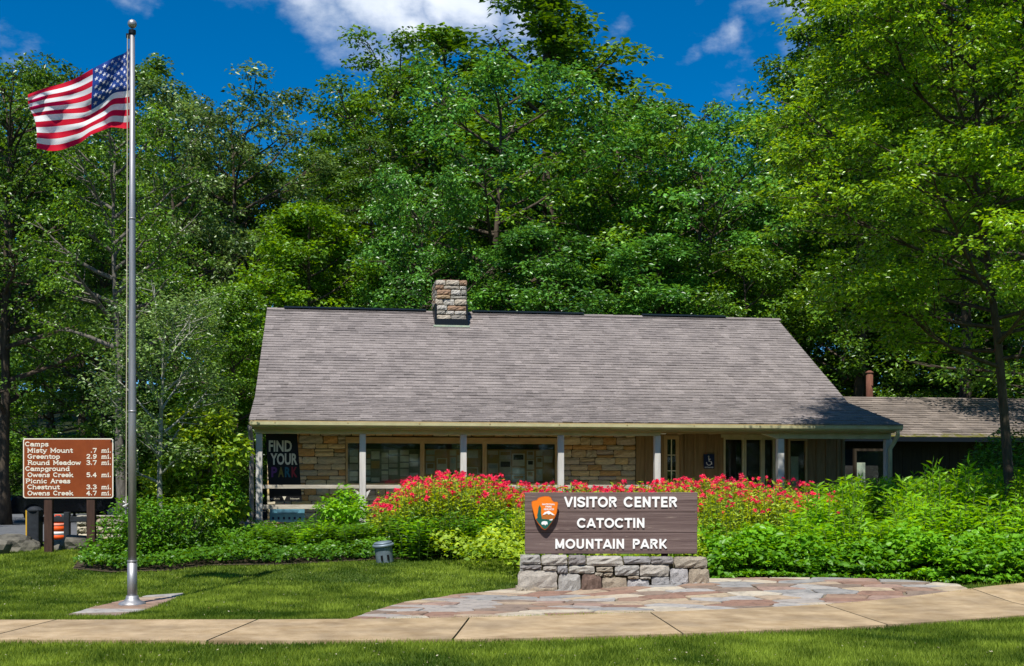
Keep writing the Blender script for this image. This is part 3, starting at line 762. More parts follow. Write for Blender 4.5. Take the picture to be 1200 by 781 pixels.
bld = tag(empty('visitor_building', (X0, Y0, 0), TH), 'long low stone and timber visitor building with grey shingle roof and open front porch', 'building')
FLOOR = .71
def shingle_slope(mb, LL, LR, UL, UR, rows, wmin, wmax, rnd, lift=.022, rowtint=.2):
    LL, LR, UL, UR = map(Vector, (LL, LR, UL, UR))
    n = (LR-LL).cross(UL-LL).normalized()
    if n.z < 0: n = -n
    for r in range(rows):
        t0, t1 = r/rows, min(1, (r+1.12)/rows)
        a0, b0 = LL.lerp(UL, t0), LR.lerp(UR, t0); a1, b1 = LL.lerp(UL, t1), LR.lerp(UR, t1)
        L_ = (b0-a0).length; x = 0; rt = rnd.gauss(0, rowtint*.5)  # row tone also stands in for shadow lines under the shingle butts
        base = rnd.uniform(-.003, .004)
        while x < L_-1e-4:
            w = rnd.uniform(wmin, wmax)
            if L_-x-w < wmin*.5: w = L_-x
            s0, s1 = x/L_, (x+w)/L_; x += w
            h = lift*rnd.uniform(.65, 1.3)+base; sag = rnd.uniform(-.004, .004)/max(.1, 1)
            p0, p1 = a0.lerp(b0, s0), a0.lerp(b0, s1); q0, q1 = a1.lerp(b1, s0), a1.lerp(b1, s1)
            d = (p0-q0).normalized()*rnd.uniform(-.008, .008)
            vs = [p0-n*.01, p1-n*.01, p1+n*h+d, p0+n*h+d, q1+n*.002, q0+n*.002]
            mb.add(vs, [(0, 1, 2, 3), (3, 2, 4, 5), (0, 3, 5), (1, 4, 2)], min(1, max(0, .5+rt+rnd.gauss(0, .22))))
rnd = random.Random(12)
eL, eR = (-.2, -.36, 3.23), (16.15, -.36, 3.23)
bL, bR = (-.2, 1.8, 3.94), (15.62, 1.8, 3.94)
rL, rR = (-.2, 7.06, 6.93), (15.62, 7.06, 6.93)
roof = empty('roof', parent=bld)
mb = MB(); shingle_slope(mb, eL, eR, bL, bR, 13, .14, .30, rnd, .02, .12); shingle_slope(mb, bL, bR, rL, rR, 34, .14, .30, rnd, .02, .12)
shingle_slope(mb, (15.62, 14.4, 3.2), (-.2, 14.4, 3.2), (15.62, 7.06, 6.93), (-.2, 7.06, 6.93), 20, .6, .9, rnd)
tag(mb.build('shingles', M['shingle'], roof, tint=True), kind='stuff')
mb = MB()
def slab(mb, quad, th):
    q = [Vector(p) for p in quad]; mb.add(q+[p-Vector((0, 0, th)) for p in q], [(0, 1, 2, 3), (7, 6, 5, 4), (0, 4, 5, 1), (1, 5, 6, 2), (2, 6, 7, 3), (3, 7, 4, 0)])
lo = lambda p, d=.015: (p[0], p[1], p[2]-d)
slab(mb, [lo(eL), lo(eR), lo(bR), lo(bL)], .06); slab(mb, [lo(bL), lo(bR), lo(rR), lo(rL)], .10)
slab(mb, [lo(rL), lo(rR), (15.62, 14.4, 3.185), (-.2, 14.4, 3.185)], .10)
mb.build('roof_deck', M['tantrim'], roof)
# ridge cap of small overlapping shingles
mb = MB(); x = -.2
while x < 15.6:
    w = .3; h = rnd.uniform(.0, .01)
    mb.add([(x, 6.93, 6.90), (x+w, 6.93, 6.90), (x+w, 7.06, 6.972+h), (x, 7.06, 6.966+h), (x+w, 7.2, 6.89), (x, 7.2, 6.89)], [(0, 1, 2, 3), (3, 2, 4, 5), (0, 3, 5), (1, 4, 2)], rnd.uniform(.2, .8)); x += w
tag(mb.build('ridge_cap', M['shingle'], roof, tint=True), kind='stuff')
for a, b in ((333, 499), (553, 684), (752, 850)):
    MB().prism([(6.93, 6.965), (7.06, 7.03), (7.19, 6.965), (7.06, 6.99)], U(a, 7.06), U(b, 7.06), 'x').build('ridge_vent', M['dark_metal'], roof)
# small tin on the roof left end etc.
# fascia, gutter and porch beam
MB().box(-.12, -.335, 3.06, 16.0, -.295, 3.195).build('fascia', M['trim'], bld)
gx = U(776, -.5)
gut = MB()
prof = [(a+.135, b+.01) for a, b in [(-.475, 3.17), (-.475, 3.075), (-.53, 3.07), (-.575, 3.11), (-.58, 3.18), (-.57, 3.18), (-.562, 3.115), (-.525, 3.085), (-.485, 3.09), (-.485, 3.17)]]
gut.prism(prof, -.17, 16.1, 'x'); gut.build('gutter', M['trim'], bld)
for i in range(19):
    x = .4+i*.85; MB().box(x, -.455, 3.165, x+.02, -.335, 3.196).build('gutter_clip', M['tantrim'], bld) if i % 2 == 0 else None
MB().box(-.1, -.294, 3.03, 15.95, -.10, 3.065).build('soffit', M['tantrim'], bld)
MB().box(-.09, -.09, 2.93, U(772)+.02, .09, 3.12).build('porch_beam', M['trim'], bld)
MB().box(U(772)+.024, -.085, 3.0, U(912), .08, 3.12).build('porch_beam', M['tantrim'], bld)
MB().box(U(912)+.004, -.09, 2.88, 15.95, .09, 3.12).build('porch_beam', M['trim'], bld)
MB().prism([(U(893), 3.0), (U(912), 2.86), (U(912), 3.0)], -.086, .084, 'y').build('beam_bracket', M['trim'], bld)
MB().box(-.05, .10, 3.13, 15.6, 1.78, 3.16).build('porch_ceiling', M['tantrim'], bld)
for i in range(18):
    x = .5+i*.86; MB().box(x, .12, 3.05, x+.06, 1.76, 3.128).build('ceiling_joist', M['tantrim'], bld)
# posts
for px in (303, 425, 543, 657, 770, 914, 1048):
    u = U(px) if px < 1000 else 15.9
    wd = .075 if px < 900 else .085
    top = 2.93 if px < 800 else 2.88
    if px == 303: u = .02
    MB().box(u-wd, -wd, FLOOR-.1, u+wd, wd, top-.003).build('porch_post', M['post'], bld, bevel=.008)
# rails, deck
px_stop = U(770)
posts_u = [.02]+[U(p) for p in (425, 543, 657, 770)]
for a, b in zip(posts_u[:-1], posts_u[1:]):
    MB().box(a+.08, -.055, Zl(573, a)-.0, b-.08, .045, 1.70).build('rail', M['rail'], bld, bevel=.006)
    MB().box(a+.08, -.04, 1.12, b-.08, .035, 1.225).build('rail', M['rail'], bld, bevel=.006)
MB().box(-.35, -.12, FLOOR-.09, px_stop, -.08, FLOOR+.04).build('deck_edge', M['rail'], bld, bevel=.006)
MB().box(-.08, .10, 1.60, .0, 1.75, 1.70).build('side_rail', M['rail'], bld)
# diagonal braces on the post at 425
for s in (-1, 1):
    u = U(425); MB().prism([(u+s*.078, 1.52), (u+s*.078, 1.36), (u+s*.20, 1.60)], -.03, .03, 'y').build('rail_brace', M['post'], bld)
MB().box(-.05, -.08, FLOOR-.05, 15.9, 1.95, FLOOR).build('deck', M['deck'], bld)
fnd = empty('foundation_wall', parent=bld); MB().box(-.02, .0, -.1, 15.9, .3, FLOOR-.1).build('mortar', M['mortar'], fnd)
coursed(fnd, 0, 3.2, .35, FLOOR-.11, -.06, .14, M['field_stone'], rnd, .11, .17, .25, .5)
# stone wall
wl = empty('stone_wall', parent=bld)
uS = U(745, 1.8)
wz0, wz1 = Zl(569, 4.5, 1.8), Zl(513, 4.5, 1.8)
wu0, wu1 = U(405, 1.8), U(655, 1.8)
mb = MB(); mb.box(.1, 1.86, .2, wu0, 2.1, 3.2); mb.box(wu1, 1.86, .2, uS, 2.1, 3.2); mb.box(wu0, 1.86, .2, wu1, 2.1, wz0); mb.box(wu0, 1.86, wz1, wu1, 2.1, 3.2)
mb.build('mortar', M['mortar'], wl)
nst = coursed(wl, .1, uS, FLOOR, 3.13, 1.80, .16, M['porch_stone'], rnd, .10, .21, .25, .62, holes=[(wu0, wu1, wz0, wz1)])
print('wall stones', nst)
# big display windows
zt = Zl(516.5, 4.5, 1.8)
band_top = MB().box(wu0, 1.78, zt-.02, wu1, 1.9, wz1).build('window_head', M['tantrim'], bld)
mull = [405, 495, 568, 653]
for i, (a, b) in enumerate(zip(mull[:-1], mull[1:])):
    u0, u1 = U(a, 1.8)+(.0 if i else .0), U(b, 1.8); f = .055
    wm = MB(); z0, z1 = wz0, zt-.022
    wm.box(u0+.002, 1.80, z0, u0+f, 1.92, z1); wm.box(u1-f, 1.80, z0, u1-.002, 1.92, z1); wm.box(u0+f+.001, 1.802, z0, u1-f-.001, 1.918, z0+f); wm.box(u0+f+.001, 1.802, z1-f, u1-f-.001, 1.918, z1)
    w = wm.build('display_window', M['tantrim'], bld)
    MB().box(u0+f, 1.85, z0+f, u1-f, 1.857, z1-f).build('pane', M['glass'], w)
    bk = ['paper_tan', 'paper_tan', 'paper_tan'][i]
    MB().box(u0+f, 2.02, z0+f, u1-f, 2.04, z1-f-.14).build('backing_board', M[bk] if i else M['board_olive'], w)
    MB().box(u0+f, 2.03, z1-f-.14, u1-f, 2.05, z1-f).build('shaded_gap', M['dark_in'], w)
    r2 = random.Random(40+i); cols = 6 if i else 5; zz0, zz1 = z0+f+.02, z1-f-.17
    x = u0+f+.05
    while x < u1-f-.12:
        ww = r2.uniform(.16, .34) if i else r2.uniform(.14, .30); ww = min(ww, u1-f-.04-x)
        z = zz0+r2.uniform(0, .05)
        while z < zz1-.1:
            hh = r2.uniform(.14, .36) if i else r2.uniform(.09, .2); hh = min(hh, zz1-z)
            if r2.random() < .88:
                kk = r2.choice(['paper', 'paper', 'paper_blue', 'paper', 'paper_tan'])
                p = MB().box(x, 2.0, z, x+ww, 2.012, z+hh).build('paper', M[kk], w)
                if hh > .2 and ww > .16:
                    # printed picture block and lines of print
                    pm = MB().box(x+.03, 1.996, z+hh*.5, x+ww-.03, 1.999, z+hh-.03)
                    pm.build('printed_picture', M[r2.choice(['paper_blue', 'wing_wall', 'paper_tan'])], w)
            z += hh+r2.uniform(.012, .05)
        x += ww+r2.uniform(.02, .07)
# timber siding right of the stone
uE = U(988, 1.8)
sd = empty('board_siding', parent=bld)
wins = [(U(848, 1.8), U(908, 1.8)), (U(924, 1.8), U(946, 1.8))]; door = (U(775, 1.8), U(800, 1.8))
MB().box(uS+.003, 1.93, FLOOR, uE, 2.05, 3.2).build('sheathing', M['dark_in'], sd)
u = uS+.01
zh = Zl(513, 12, 1.8)
def bd(a, b, z0, z1):
    MB().box(a+.006, 1.83+random.Random(int(a*100)).uniform(-.004, .004), z0, b-.006, 1.90, z1).build('board', M['siding'], sd, bevel=.004)
    MB().box(b-.022, 1.805, z0, b+.022, 1.826, z1).build('batten', M['siding'], sd)
edges = []
while u < uE-.02:
    edges.append(u); u += rnd.choice([.27, .30, .33])
edges.append(uE)
for a, b in zip(edges[:-1], edges[1:]):
    segs = [(FLOOR, 3.13)]
    for (wa, wb_, z0, z1) in [(wins[0][0], wins[0][1], FLOOR+.25, zh), (wins[1][0], wins[1][1], FLOOR+.25, zh-.02), (door[0], door[1], FLOOR, Zl(508, 10, 1.8))]:
        if b > wa+.03 and a < wb_-.03:
            if a < wa-.05: bd(a, wa, z0, z1)
            if b > wb_+.05: bd(wb_, b, z0, z1)
            segs = [(z1, 3.13)] + ([(FLOOR, z0)] if z0 > FLOOR else [])
    for z0, z1 in segs: bd(a, b, z0, z1)
def casement(parent, name, u0, u1, z0, z1, v, f=.05, inner='dark_in', mat='tantrim'):
    m_ = MB(); m_.box(u0, v-.03, z0, u0+f, v+.09, z1); m_.box(u1-f, v-.03, z0, u1, v+.09, z1); m_.box(u0+f+.001, v-.028, z0, u1-f-.001, v+.088, z0+f); m_.box(u0+f+.001, v-.028, z1-f, u1-f-.001, v+.088, z1)
    w = m_.build(name, M[mat], parent)
    MB().box(u0+f, v+.02, z0+f, u1-f, v+.026, z1-f).build('pane', M['glass'], w)
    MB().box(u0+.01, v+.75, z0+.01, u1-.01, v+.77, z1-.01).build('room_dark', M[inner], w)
    return w
def sub(a, b, n): return [(a+(b-a)*i/n, a+(b-a)*(i+1)/n) for i in range(n)]
a, b = wins[0]
MB().box(a-.07, 1.775, zh, b+.07, 1.85, zh+.09).build('window_head', M['trim'], bld)
for (p, q) in ((a, a+(b-a)*.40), (a+(b-a)*.40+.01, a+(b-a)*.76), (a+(b-a)*.76+.01, b)):
    w = casement(bld, 'window', p, q, FLOOR+.25, zh-.003, 1.82, mat='trim' if 1 else 'tantrim')
w = casement(bld, 'window', wins[1][0], wins[1][1], FLOOR+.25, zh-.023, 1.82, mat='tantrim')
MB().box(wins[1][0]+.09, 1.845, FLOOR+.4, wins[1][0]+.30, 1.85, zh-.5).build('posted_notice', M['paper'], w)
# door with small panes
dz = Zl(510, 10, 1.8); d0, d1 = door
m_ = MB(); m_.box(d0, 1.79, FLOOR, d0+.07, 1.9, dz+.08); m_.box(d1-.07, 1.79, FLOOR, d1, 1.9, dz+.08); m_.box(d0+.071, 1.792, dz, d1-.071, 1.898, dz+.078)
m_.build('door_frame', M['siding'], bld)
m_ = MB(); p0, p1 = d0+.075, d1-.075; zm = FLOOR+.95
m_.box(p0, 1.84, FLOOR+.01, p1, 1.88, zm); m_.box(p0, 1.84, zm+.001, p0+.10, 1.88, dz-.005); m_.box(p1-.10, 1.84, zm+.001, p1, 1.88, dz-.005); m_.box(p0+.101, 1.841, dz-.11, p1-.101, 1.879, dz-.006)
dr = m_.build('door', M['tantrim'], bld)
for i in (1, 2):
    zq = zm+(dz-.11-zm)*i/3; MB().box(p0+.101, 1.845, zq-.012, p1-.101, 1.872, zq+.012).build('glazing_bar', M['paper'], dr)
MB().box((p0+p1)/2-.012, 1.846, zm+.002, (p0+p1)/2+.012, 1.871, dz-.112).build('glazing_bar', M['paper'], dr)
MB().box(p0+.1, 1.856, zm, p1-.1, 1.862, dz-.11).build('pane', M['glass'], dr)
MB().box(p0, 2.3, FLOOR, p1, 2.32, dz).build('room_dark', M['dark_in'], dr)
MB().lathe((p1-.05, 1.82, zm-.05), [(.0, -.03), (.028, -.015), (.028, .015), (0, .03)], 10).build('door_knob', M['dark_metal'], dr)
# porch lamps (unlit domes) under the beam
for px in (778, 968):
    uu = U(px, .3); MB().lathe((uu, .35, 3.02), [(.02, .1), (.05, .06), (.085, .0), (.06, -.03)], 14).build('ceiling_lamp', M['letter_white'], bld, smooth=True)
# deep recess at the right end
uw = 15.62
m_ = MB(); m_.box(uE+.003, 3.6, FLOOR, uw-.3, 3.75, 3.5); m_.box(uE+.003, 1.9, FLOOR, uE+.1, 3.595, 3.4)
m_.build('recess_wall', M['siding'], bld)
ra, rb = U(1000, 3.55), U(1042, 3.55)
w = casement(bld, 'recess_window', ra, rb, FLOOR+.3, 2.75, 3.5, .07, mat='wing_wall')  # dark wall colour on the frame paints in the shade of the recess
MB().box(ra+.09, 3.505, FLOOR+.5, ra+.34, 3.512, 2.35).build('posted_notice', M['paper_blue'], w)
# solid body behind
mb = MB(); mb.box(.1, 2.12, 0, 15.4, 2.2, 3.0) if False else None
mb.box(.1, 13.8, 0, 15.4, 14.0, 3.3); mb.box(.1, 2.12, 0, .3, 13.79, 3.9); mb.box(15.25, 3.77, 0, 15.45, 13.79, 3.9)
mb.prism([(2.12, 3.901), (7.06, 6.75), (13.79, 3.3)], .1, .3, 'x'); mb.prism([(3.77, 3.901), (7.06, 6.75), (13.79, 3.3)], 15.25, 15.45, 'x')
mb.box(.31, 2.9, 0.1, 15.24, 2.95, 3.5) if False else None
mb.build('outer_wall', M['siding'], bld)
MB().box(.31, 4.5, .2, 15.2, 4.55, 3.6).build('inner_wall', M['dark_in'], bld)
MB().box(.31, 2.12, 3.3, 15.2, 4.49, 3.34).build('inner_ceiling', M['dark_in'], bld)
# downspouts
lz = g(X0, Y0)
d = MB(); d.tube([(-.17, -.38, 3.09), (-.17, -.34, 3.0), (-.15, -.16, 2.78), (-.15, -.14, 2.6), (-.15, -.14, .98), (-.17, -.2, .88), (-.24, -.3, .78), (-.27, -.36, .60), (-.27, -.36, .4)], [.055]*5+[.055, .062, .07, .062], 10)
d.build('downspout', surf('weathered_pipe', '5c564e', '99938a', 5, .7, .15, 20, stretch=(2, 2, .5), dirt=.4), bld, smooth=True)
d = MB(); d.tube([(15.98, -.38, 3.1), (16.02, -.33, 2.98), (15.97, -.2, 2.78), (15.90, -.14, 2.62), (15.90, -.14, .8)], .052, 10)
d.build('downspout', M['trim'], bld, smooth=True)
# chimney
ch = empty('chimney', parent=bld)
ca, cb, c0, c1 = 4.74, 5.65, 6.1, 7.55
zc0, zc1 = 6.15, Zl(328, 5.2, 6.1)
MB().box(ca+.07, c0+.07, zc0, cb-.07, c1-.07, zc1-.02).build('mortar', M['mortar'], ch)
rc = random.Random(77)
z = Zl(376, 5.2, 6.1)
while z < zc1-.03:
    h = min(rc.uniform(.10, .19), zc1-z)
    if zc1-z-h < .06: h = zc1-z
    x = ca+rc.uniform(-.02, .02); xe = cb+rc.uniform(-.02, .02)
    while x < xe-.02:
        l = rc.uniform(.22, .5)
        if xe-x-l < .15: l = xe-x
        put_stone(ch, x, x+l, z, z+h, c0, .16, M['chim_stone'], rc, ST2, .022, proud=.025); x += l
    y = c0+.08
    while y < c1-.05:                         # left and right faces
        l = rc.uniform(.25, .5)
        if c1-y-l < .15: l = c1-y
        for side in (-1, 1):
            o = link('stone', rc.choice(ST2), M['chim_stone'], ch, (ca+.06 if side < 0 else cb-.06, y+l/2, z+h/2), (0, 0, R(-90)*(1 if side < 0 else -1)), (l-.02, .16, h-.02), objmat=True)
        y += l
    z += h
MB().box(ca-.03, c0-.03, zc0+.25, cb+.03, c0+.02, Zl(374, 5.2, 6.1)).build('flashing', M['dark_metal'], ch)
MB().box(ca-.035, c0-.028, zc0+.25, ca+.02, c1+.03, 7.05).build('flashing', M['dark_metal'], ch)
MB().box(cb-.02, c0-.028, zc0+.25, cb+.035, c1+.03, 7.05).build('flashing', M['dark_metal'], ch)
MB().box(ca-.08, c0-.1, Zl(383, 5.2, 6.1)-.02, cb+.08, c0-.03, Zl(383, 5.2, 6.1)+.03).build('flashing', M['paper_blue'], ch)
for i, (x, w_) in enumerate([(.22, .14), (.38, .2), (.6, .14)]):
    MB().box(ca+x, c0+.3, zc1+.005, ca+x+w_, c0+.8, zc1+.05).build('flue_brick', M['rust'], ch, bevel=.01)

# low wing on the right ------------------------------------------------
wing = tag(empty('low_wing', (X0, Y0, 0), TH), 'low dark side wing with mossy shingle roof right of the main porch', 'building')
wu0_, wu1_ = 14.2, 26.5
we, wr = 4.2, 8.6
ze, zr = Zl(513, 17, we), Zl(464.5, 17, wr)
wroof = empty('roof', parent=wing)
m_, nt, N, L, B = new_mat('mossy_shingle')
M['mossy'] = surf('mossy', '6f655b', '8b8077', 20, .95, .2, 50, tint=.30, dirt=.3)
def add_moss(m):
    nt = m.node_tree; N = nt.nodes; L = nt.links; B = N['Principled BSDF']
    src = B.inputs['Base Color'].links[0].from_socket
    tc = N.new('ShaderNodeTexCoord'); sp = N.new('ShaderNodeSeparateXYZ'); L.new(tc.outputs['Object'], sp.inputs[0])
    mr = N.new('ShaderNodeMapRange'); mr.inputs[1].default_value = we+1.9; mr.inputs[2].default_value = we-.2; L.new(sp.outputs['Y'], mr.inputs[0])
    nz = N.new('ShaderNodeTexNoise'); nz.inputs['Scale'].default_value = 2.2; nz.inputs['Detail'].default_value = 9; nz.inputs['Roughness'].default_value = .75; L.new(tc.outputs['Object'], nz.inputs['Vector'])
    ml = N.new('ShaderNodeMath'); ml.operation = 'MULTIPLY'; L.new(mr.outputs[0], ml.inputs[0]); L.new(nz.outputs[0], ml.inputs[1])
    rp = ramp(N, [(.43, (0, 0, 0, 1)), (.52, (1, 1, 1, 1))]); L.new(ml.outputs[0], rp.inputs[0])
    mx = N.new('ShaderNodeMixRGB'); L.new(rp.outputs[0], mx.inputs[0]); L.new(src, mx.inputs[1]); mx.inputs[2].default_value = (.12, .115, .02, 1)
    L.new(mx.outputs[0], B.inputs['Base Color'])
add_moss(M['mossy'])
mb = MB(); shingle_slope(mb, (wu0_, we-.3, ze), (wu1_, we-.3, ze), (wu0_, wr, zr), (wu1_, wr, zr), 18, .25, .45, rnd, .03)
tag(mb.build('shingles', M['mossy'], wroof, tint=True), kind='stuff')
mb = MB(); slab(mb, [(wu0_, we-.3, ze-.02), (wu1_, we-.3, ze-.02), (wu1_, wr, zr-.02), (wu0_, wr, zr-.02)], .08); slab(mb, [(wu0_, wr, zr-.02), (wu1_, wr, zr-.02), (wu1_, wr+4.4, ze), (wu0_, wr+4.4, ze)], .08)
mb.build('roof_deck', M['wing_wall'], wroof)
MB().box(wu0_, we-.36, ze-.12, wu1_, we-.31, ze+.012).build('gutter', M['dark_metal'], wing)
u = 15.7; 
while u < 25:
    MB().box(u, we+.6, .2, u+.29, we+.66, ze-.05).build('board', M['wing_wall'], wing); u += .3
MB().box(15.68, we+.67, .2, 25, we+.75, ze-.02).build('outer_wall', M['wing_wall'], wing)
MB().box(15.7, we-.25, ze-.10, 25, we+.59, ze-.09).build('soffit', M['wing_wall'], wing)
for ua in (): casement(wing, 'window', ua, ua+1.1, 1.2, 2.5, we+.55, .06, mat='wing_wall')
# rusty flue behind the wing
p = MB(); pu, pv = U(1019, 9.6), 9.6
pz0, pz1 = 3.9, Zl(438, pu, pv)
q = world_of(pu, pv); p.tube([(0, 0, pz0), (0, 0, pz1)], .12, 10); root = tag(empty('wooden_pole', (q.x, q.y, 0)), 'short rusty brown pole rising behind the low wing roof', 'pole')
p.build('shaft', M['rust'], root, smooth=True)
MB().lathe((0, 0, pz1+.002), [(.14, 0), (.15, .03), (.05, .1)], 10).build('cap', M['rust'], root)

# ---------------------------------------------------------------- banner, info board, access sign on the porch
def banner():
    v = .55
    def P(px, py, vv=v): u = U(px, vv); return (u, Zl(py, u, vv))
    t = tag(empty('banner', world_of(U(333, v), v, FLOOR), TH), 'tall black FIND YOUR PARK banner at the left end of the porch', 'banner')
    ou = U(333, v)
    def Q(px, py): a, b = P(px, py); return (a-ou, b-FLOOR)
    quad = [Q(316, 588), Q(354, 588), Q(348, 505), Q(311, 504)]
    MB().prism(quad, -.006, .006, 'y').build('cloth', M['banner'], t)
    def txt(s, a, b, c, mat, bold=.03):
        (x0, z0), (x1, z1) = Q(a[0], a[1]), Q(b[0], b[1]); return lettering(s, t, x0, x1, z0, z1, -.008, mat, bold, .002)
    cream = flat('banner_letter', (.62, .58, .45), .7)
    txt('FIND', (315, 529.5), (342, 516.5), 0, cream); txt('YOUR', (317, 545), (348.5, 531.5), 0, cream)
    for i, (ch_, c) in enumerate(zip('PARK', [(.10, .03, .14), (.14, .12, .02), (.015, .10, .14), (.22, .02, .03)])):
        txt(ch_, (318+7.9*i, 559.5), (324.8+7.9*i, 547.5), 0, flat('park_letter', c, .7), .035)
    txt('national park service', (317, 586), (328, 583.5), 0, cream, .0); txt('findyourpark', (340, 586), (351, 583.5), 0, cream, .0)
    a = Q(331, 586.5); b = Q(335.5, 582); MB().prism([(a[0], b[1]), ((a[0]+b[0])/2, a[1]), (b[0], b[1])], -.0085, -.0065, 'y').build('emblem', cream, t)
    MB().box(-.45, .02, 0, .42, .10, .03).build('foot', M['black'], t)
    a = Q(333, 504); MB().tube([(0, .05, .0), (0, .03, a[1])], .012, 6).build('support_pole', M['dark_metal'], t)
banner()
def infoboard():
    v = .45; ou = U(337, v)
    t = tag(empty('information_board', world_of(ou, v, FLOOR), TH), 'pale blue information board low on the porch below the black banner', 'board')
    def Q(px, py): u = U(px, v); return (u-ou, Zl(py, u, v)-FLOOR)
    quad = [Q(316, 612), Q(357, 612), Q(357, 596.5), Q(316, 596.5)]
    MB().prism(quad, -.012, .012, 'y').build('panel', M['bannerblue'], t, bevel=.003)
    dk = M['navy']
    for i in range(6):
        a, b = Q(319+6.3*i, 609), Q(321.4+6.3*i, 606); MB().box(a[0], -.0145, a[1], b[0], -.0125, b[1]).build('printed_emblem', dk, t)
    for r in range(3):
        a, b = Q(324+r, 599.3+1.6*r), Q(350-r, 598.6+1.6*r); MB().box(a[0], -.0145, a[1], b[0], -.0125, b[1]).build('printed_line', dk, t)
    for s in (-1, 1): MB().box(s*.3-.02, -.01, 0, s*.3+.02, .01, quad[0][1]-.001).build('leg', M['dark_metal'], t)
infoboard()
def access_sign():
    v = 1.79; ou = U(830.5, v); q = world_of(ou, v)
    t = tag(empty('access_sign', (q.x, q.y, 0), TH), 'small navy wheelchair access sign on the brown boards left of the window', 'sign')
    def Q(px, py): u = U(px, v); return (u-ou, Zl(py, u, v))
    a, b = Q(824.5, 549.5), Q(837, 532.5); MB().box(a[0], -.012, a[1], b[0], .0, b[1]).build('plate', M['navy'], t, bevel=.003)
    cx, cz = (a[0]+b[0])/2, (a[1]+b[1])/2+.02; m = MB(); wm = M['letter_white']
    m.tube([(cx+.07*math.cos(R(x)), -.016, cz-.05+.07*math.sin(R(x))) for x in range(170, 381, 15)], .009, 5)
    m.tube([(cx-.01, -.016, cz+.09), (cx, -.016, cz-.02), (cx+.05, -.016, cz-.02), (cx+.08, -.016, cz-.10)], .010, 5); m.tube([(cx, -.016, cz+.04), (cx+.045, -.016, cz+.04)], .008, 5)
    m.lathe((cx-.012, -.016, cz+.12), [(0, -.017), (.017, 0), (0, .017)], 8); m.build('wheelchair_symbol', wm, t)
    lettering('ENTRANCE', t, a[0]+.03, b[0]-.03, a[1]+.02, a[1]+.05, -.0125, wm, .02, name='lettering')
access_sign()

# ---------------------------------------------------------------- main sign on its stone base
YS = 18.7
def A(px, py, Y=YS): return (px-600)/FPX*Y, EYE+(570-py)/FPX*Y
base = tag(empty('stone_sign_base', (A(716, 690)[0], YS, 0)), 'low wall of rough grey and tan stones under the main brown sign', 'wall')
sb = [(90,418,200,470),(207,418,345,475),(353,420,445,472),(450,425,645,478),(652,428,797,468),(800,428,920,468),(925,430,1105,490),
 (90,474,205,500),(215,480,290,505),(292,478,348,520),(353,476,492,518),(503,482,593,512),(603,474,735,530),(738,470,898,535),(542,515,592,537),
 (80,502,290,583),(298,523,418,612),(422,523,530,610),(535,540,668,604),(672,552,790,592),(674,532,735,550),(740,537,800,550),(803,537,900,556),(903,492,1000,555),(1004,494,1115,562),
 (803,558,900,590),(903,558,1000,585),(1004,564,1115,580),(65,585,135,630),(142,586,290,630),(495,514,540,536)]
rs = random.Random(6); bx = base.location.x
for i, (a, b, c, d) in enumerate(sb):
    b2 = 700 if b > 10000 else b
    x0, z1 = A(590+a/4.615, 560+b/4.615); x1, z0 = A(590+c/4.615, 560+d/4.615)
    if d >= 555: z0 -= .10
    o = put_stone(base, x0-bx-.004, x1-bx+.004, z0-.004, z1+.004, 0, .20, M['base_stone'], rs, ST2, .012, proud=.012)
    if i == 17: o['label'] = 'dark brown square stone in the bottom course'; o.material_slots[0].material = surf('dark_stone', '57473f', '7a655a', 6, .9, .3, 20)
xa, xb = A(609, 0)[0]-bx, A(829, 0)[0]-bx
MB().box(xa+.06, .12, -.1, xb-.06, .40, A(0, 653)[1]-.03).build('mortar', M['mortar'], base)
# capping and back/side stones
x = xa
while x < xb-.05:
    l = min(rs.uniform(.3, .55), xb-x); 
    if xb-x-l < .15: l = xb-x
    for k, (y0, y1) in enumerate(((.40, .56),)):
        put_stone(base, x, x+l, -.05, .27, .40, .16, M['base_stone'], rs, ST2, .015); put_stone(base, x, x+l, .27, .52, .40, .16, M['base_stone'], rs, ST2, .015)
    x += l
sign = tag(empty('main_sign', (A(716, 650)[0], YS+.20, 0)), 'brown timber sign reading VISITOR CENTER CATOCTIN MOUNTAIN PARK on the stone base', 'sign')
ox = sign.location.x; YB = YS+.20
def B2(px, py): x, z = A(px, py, YB-.05); return x-ox, z
ztop, z2, z1, zb = B2(0, 577)[1], B2(0, 600.5)[1], B2(0, 624.5)[1], B2(0, 649.5)[1]
xl, xr = B2(615, 0)[0], B2(817.5, 0)[0]
for i, (a, b) in enumerate(((z2, ztop), (z1, z2), (zb, z1))):
    pk = MB().box(xl+(0, .004, .002)[i], -.05+(.0, .003, .0)[i], a+.003, xr-(0, .003, .006)[i], .03, b-.003).build('plank', M['sign_wood'], sign, bevel=.006)
    rk = random.Random(i+3)
    ck = MB()
    for q_ in range(9):
        cx = rk.uniform(xl+.05, xr-.35); cz = rk.uniform(a+.03, b-.03); cl_ = rk.uniform(.06, .28); yk = -.0506+(.0, .003, .0)[i]
        ck.add([(cx, yk, cz), (cx+cl_*.5, yk, cz-.0028), (cx+cl_, yk, cz+.001), (cx+cl_*.5, yk, cz+.0026)], [(0, 1, 2, 3)])
    ck.build('weather_checks', M['bare_wood'] if i else M['bare_wood'], pk)['kind'] = 'stuff'
MB().box(xl+.02, .032, zb+.02, xr-.02, .05, ztop-.02).build('backing', M['post_wood'], sign)
for px in (650, 780):
    x = B2(px, 0)[0]; MB().box(x-.05, .052, zb-.35, x+.05, .14, ztop-.1).build('post', M['post_wood'], sign)
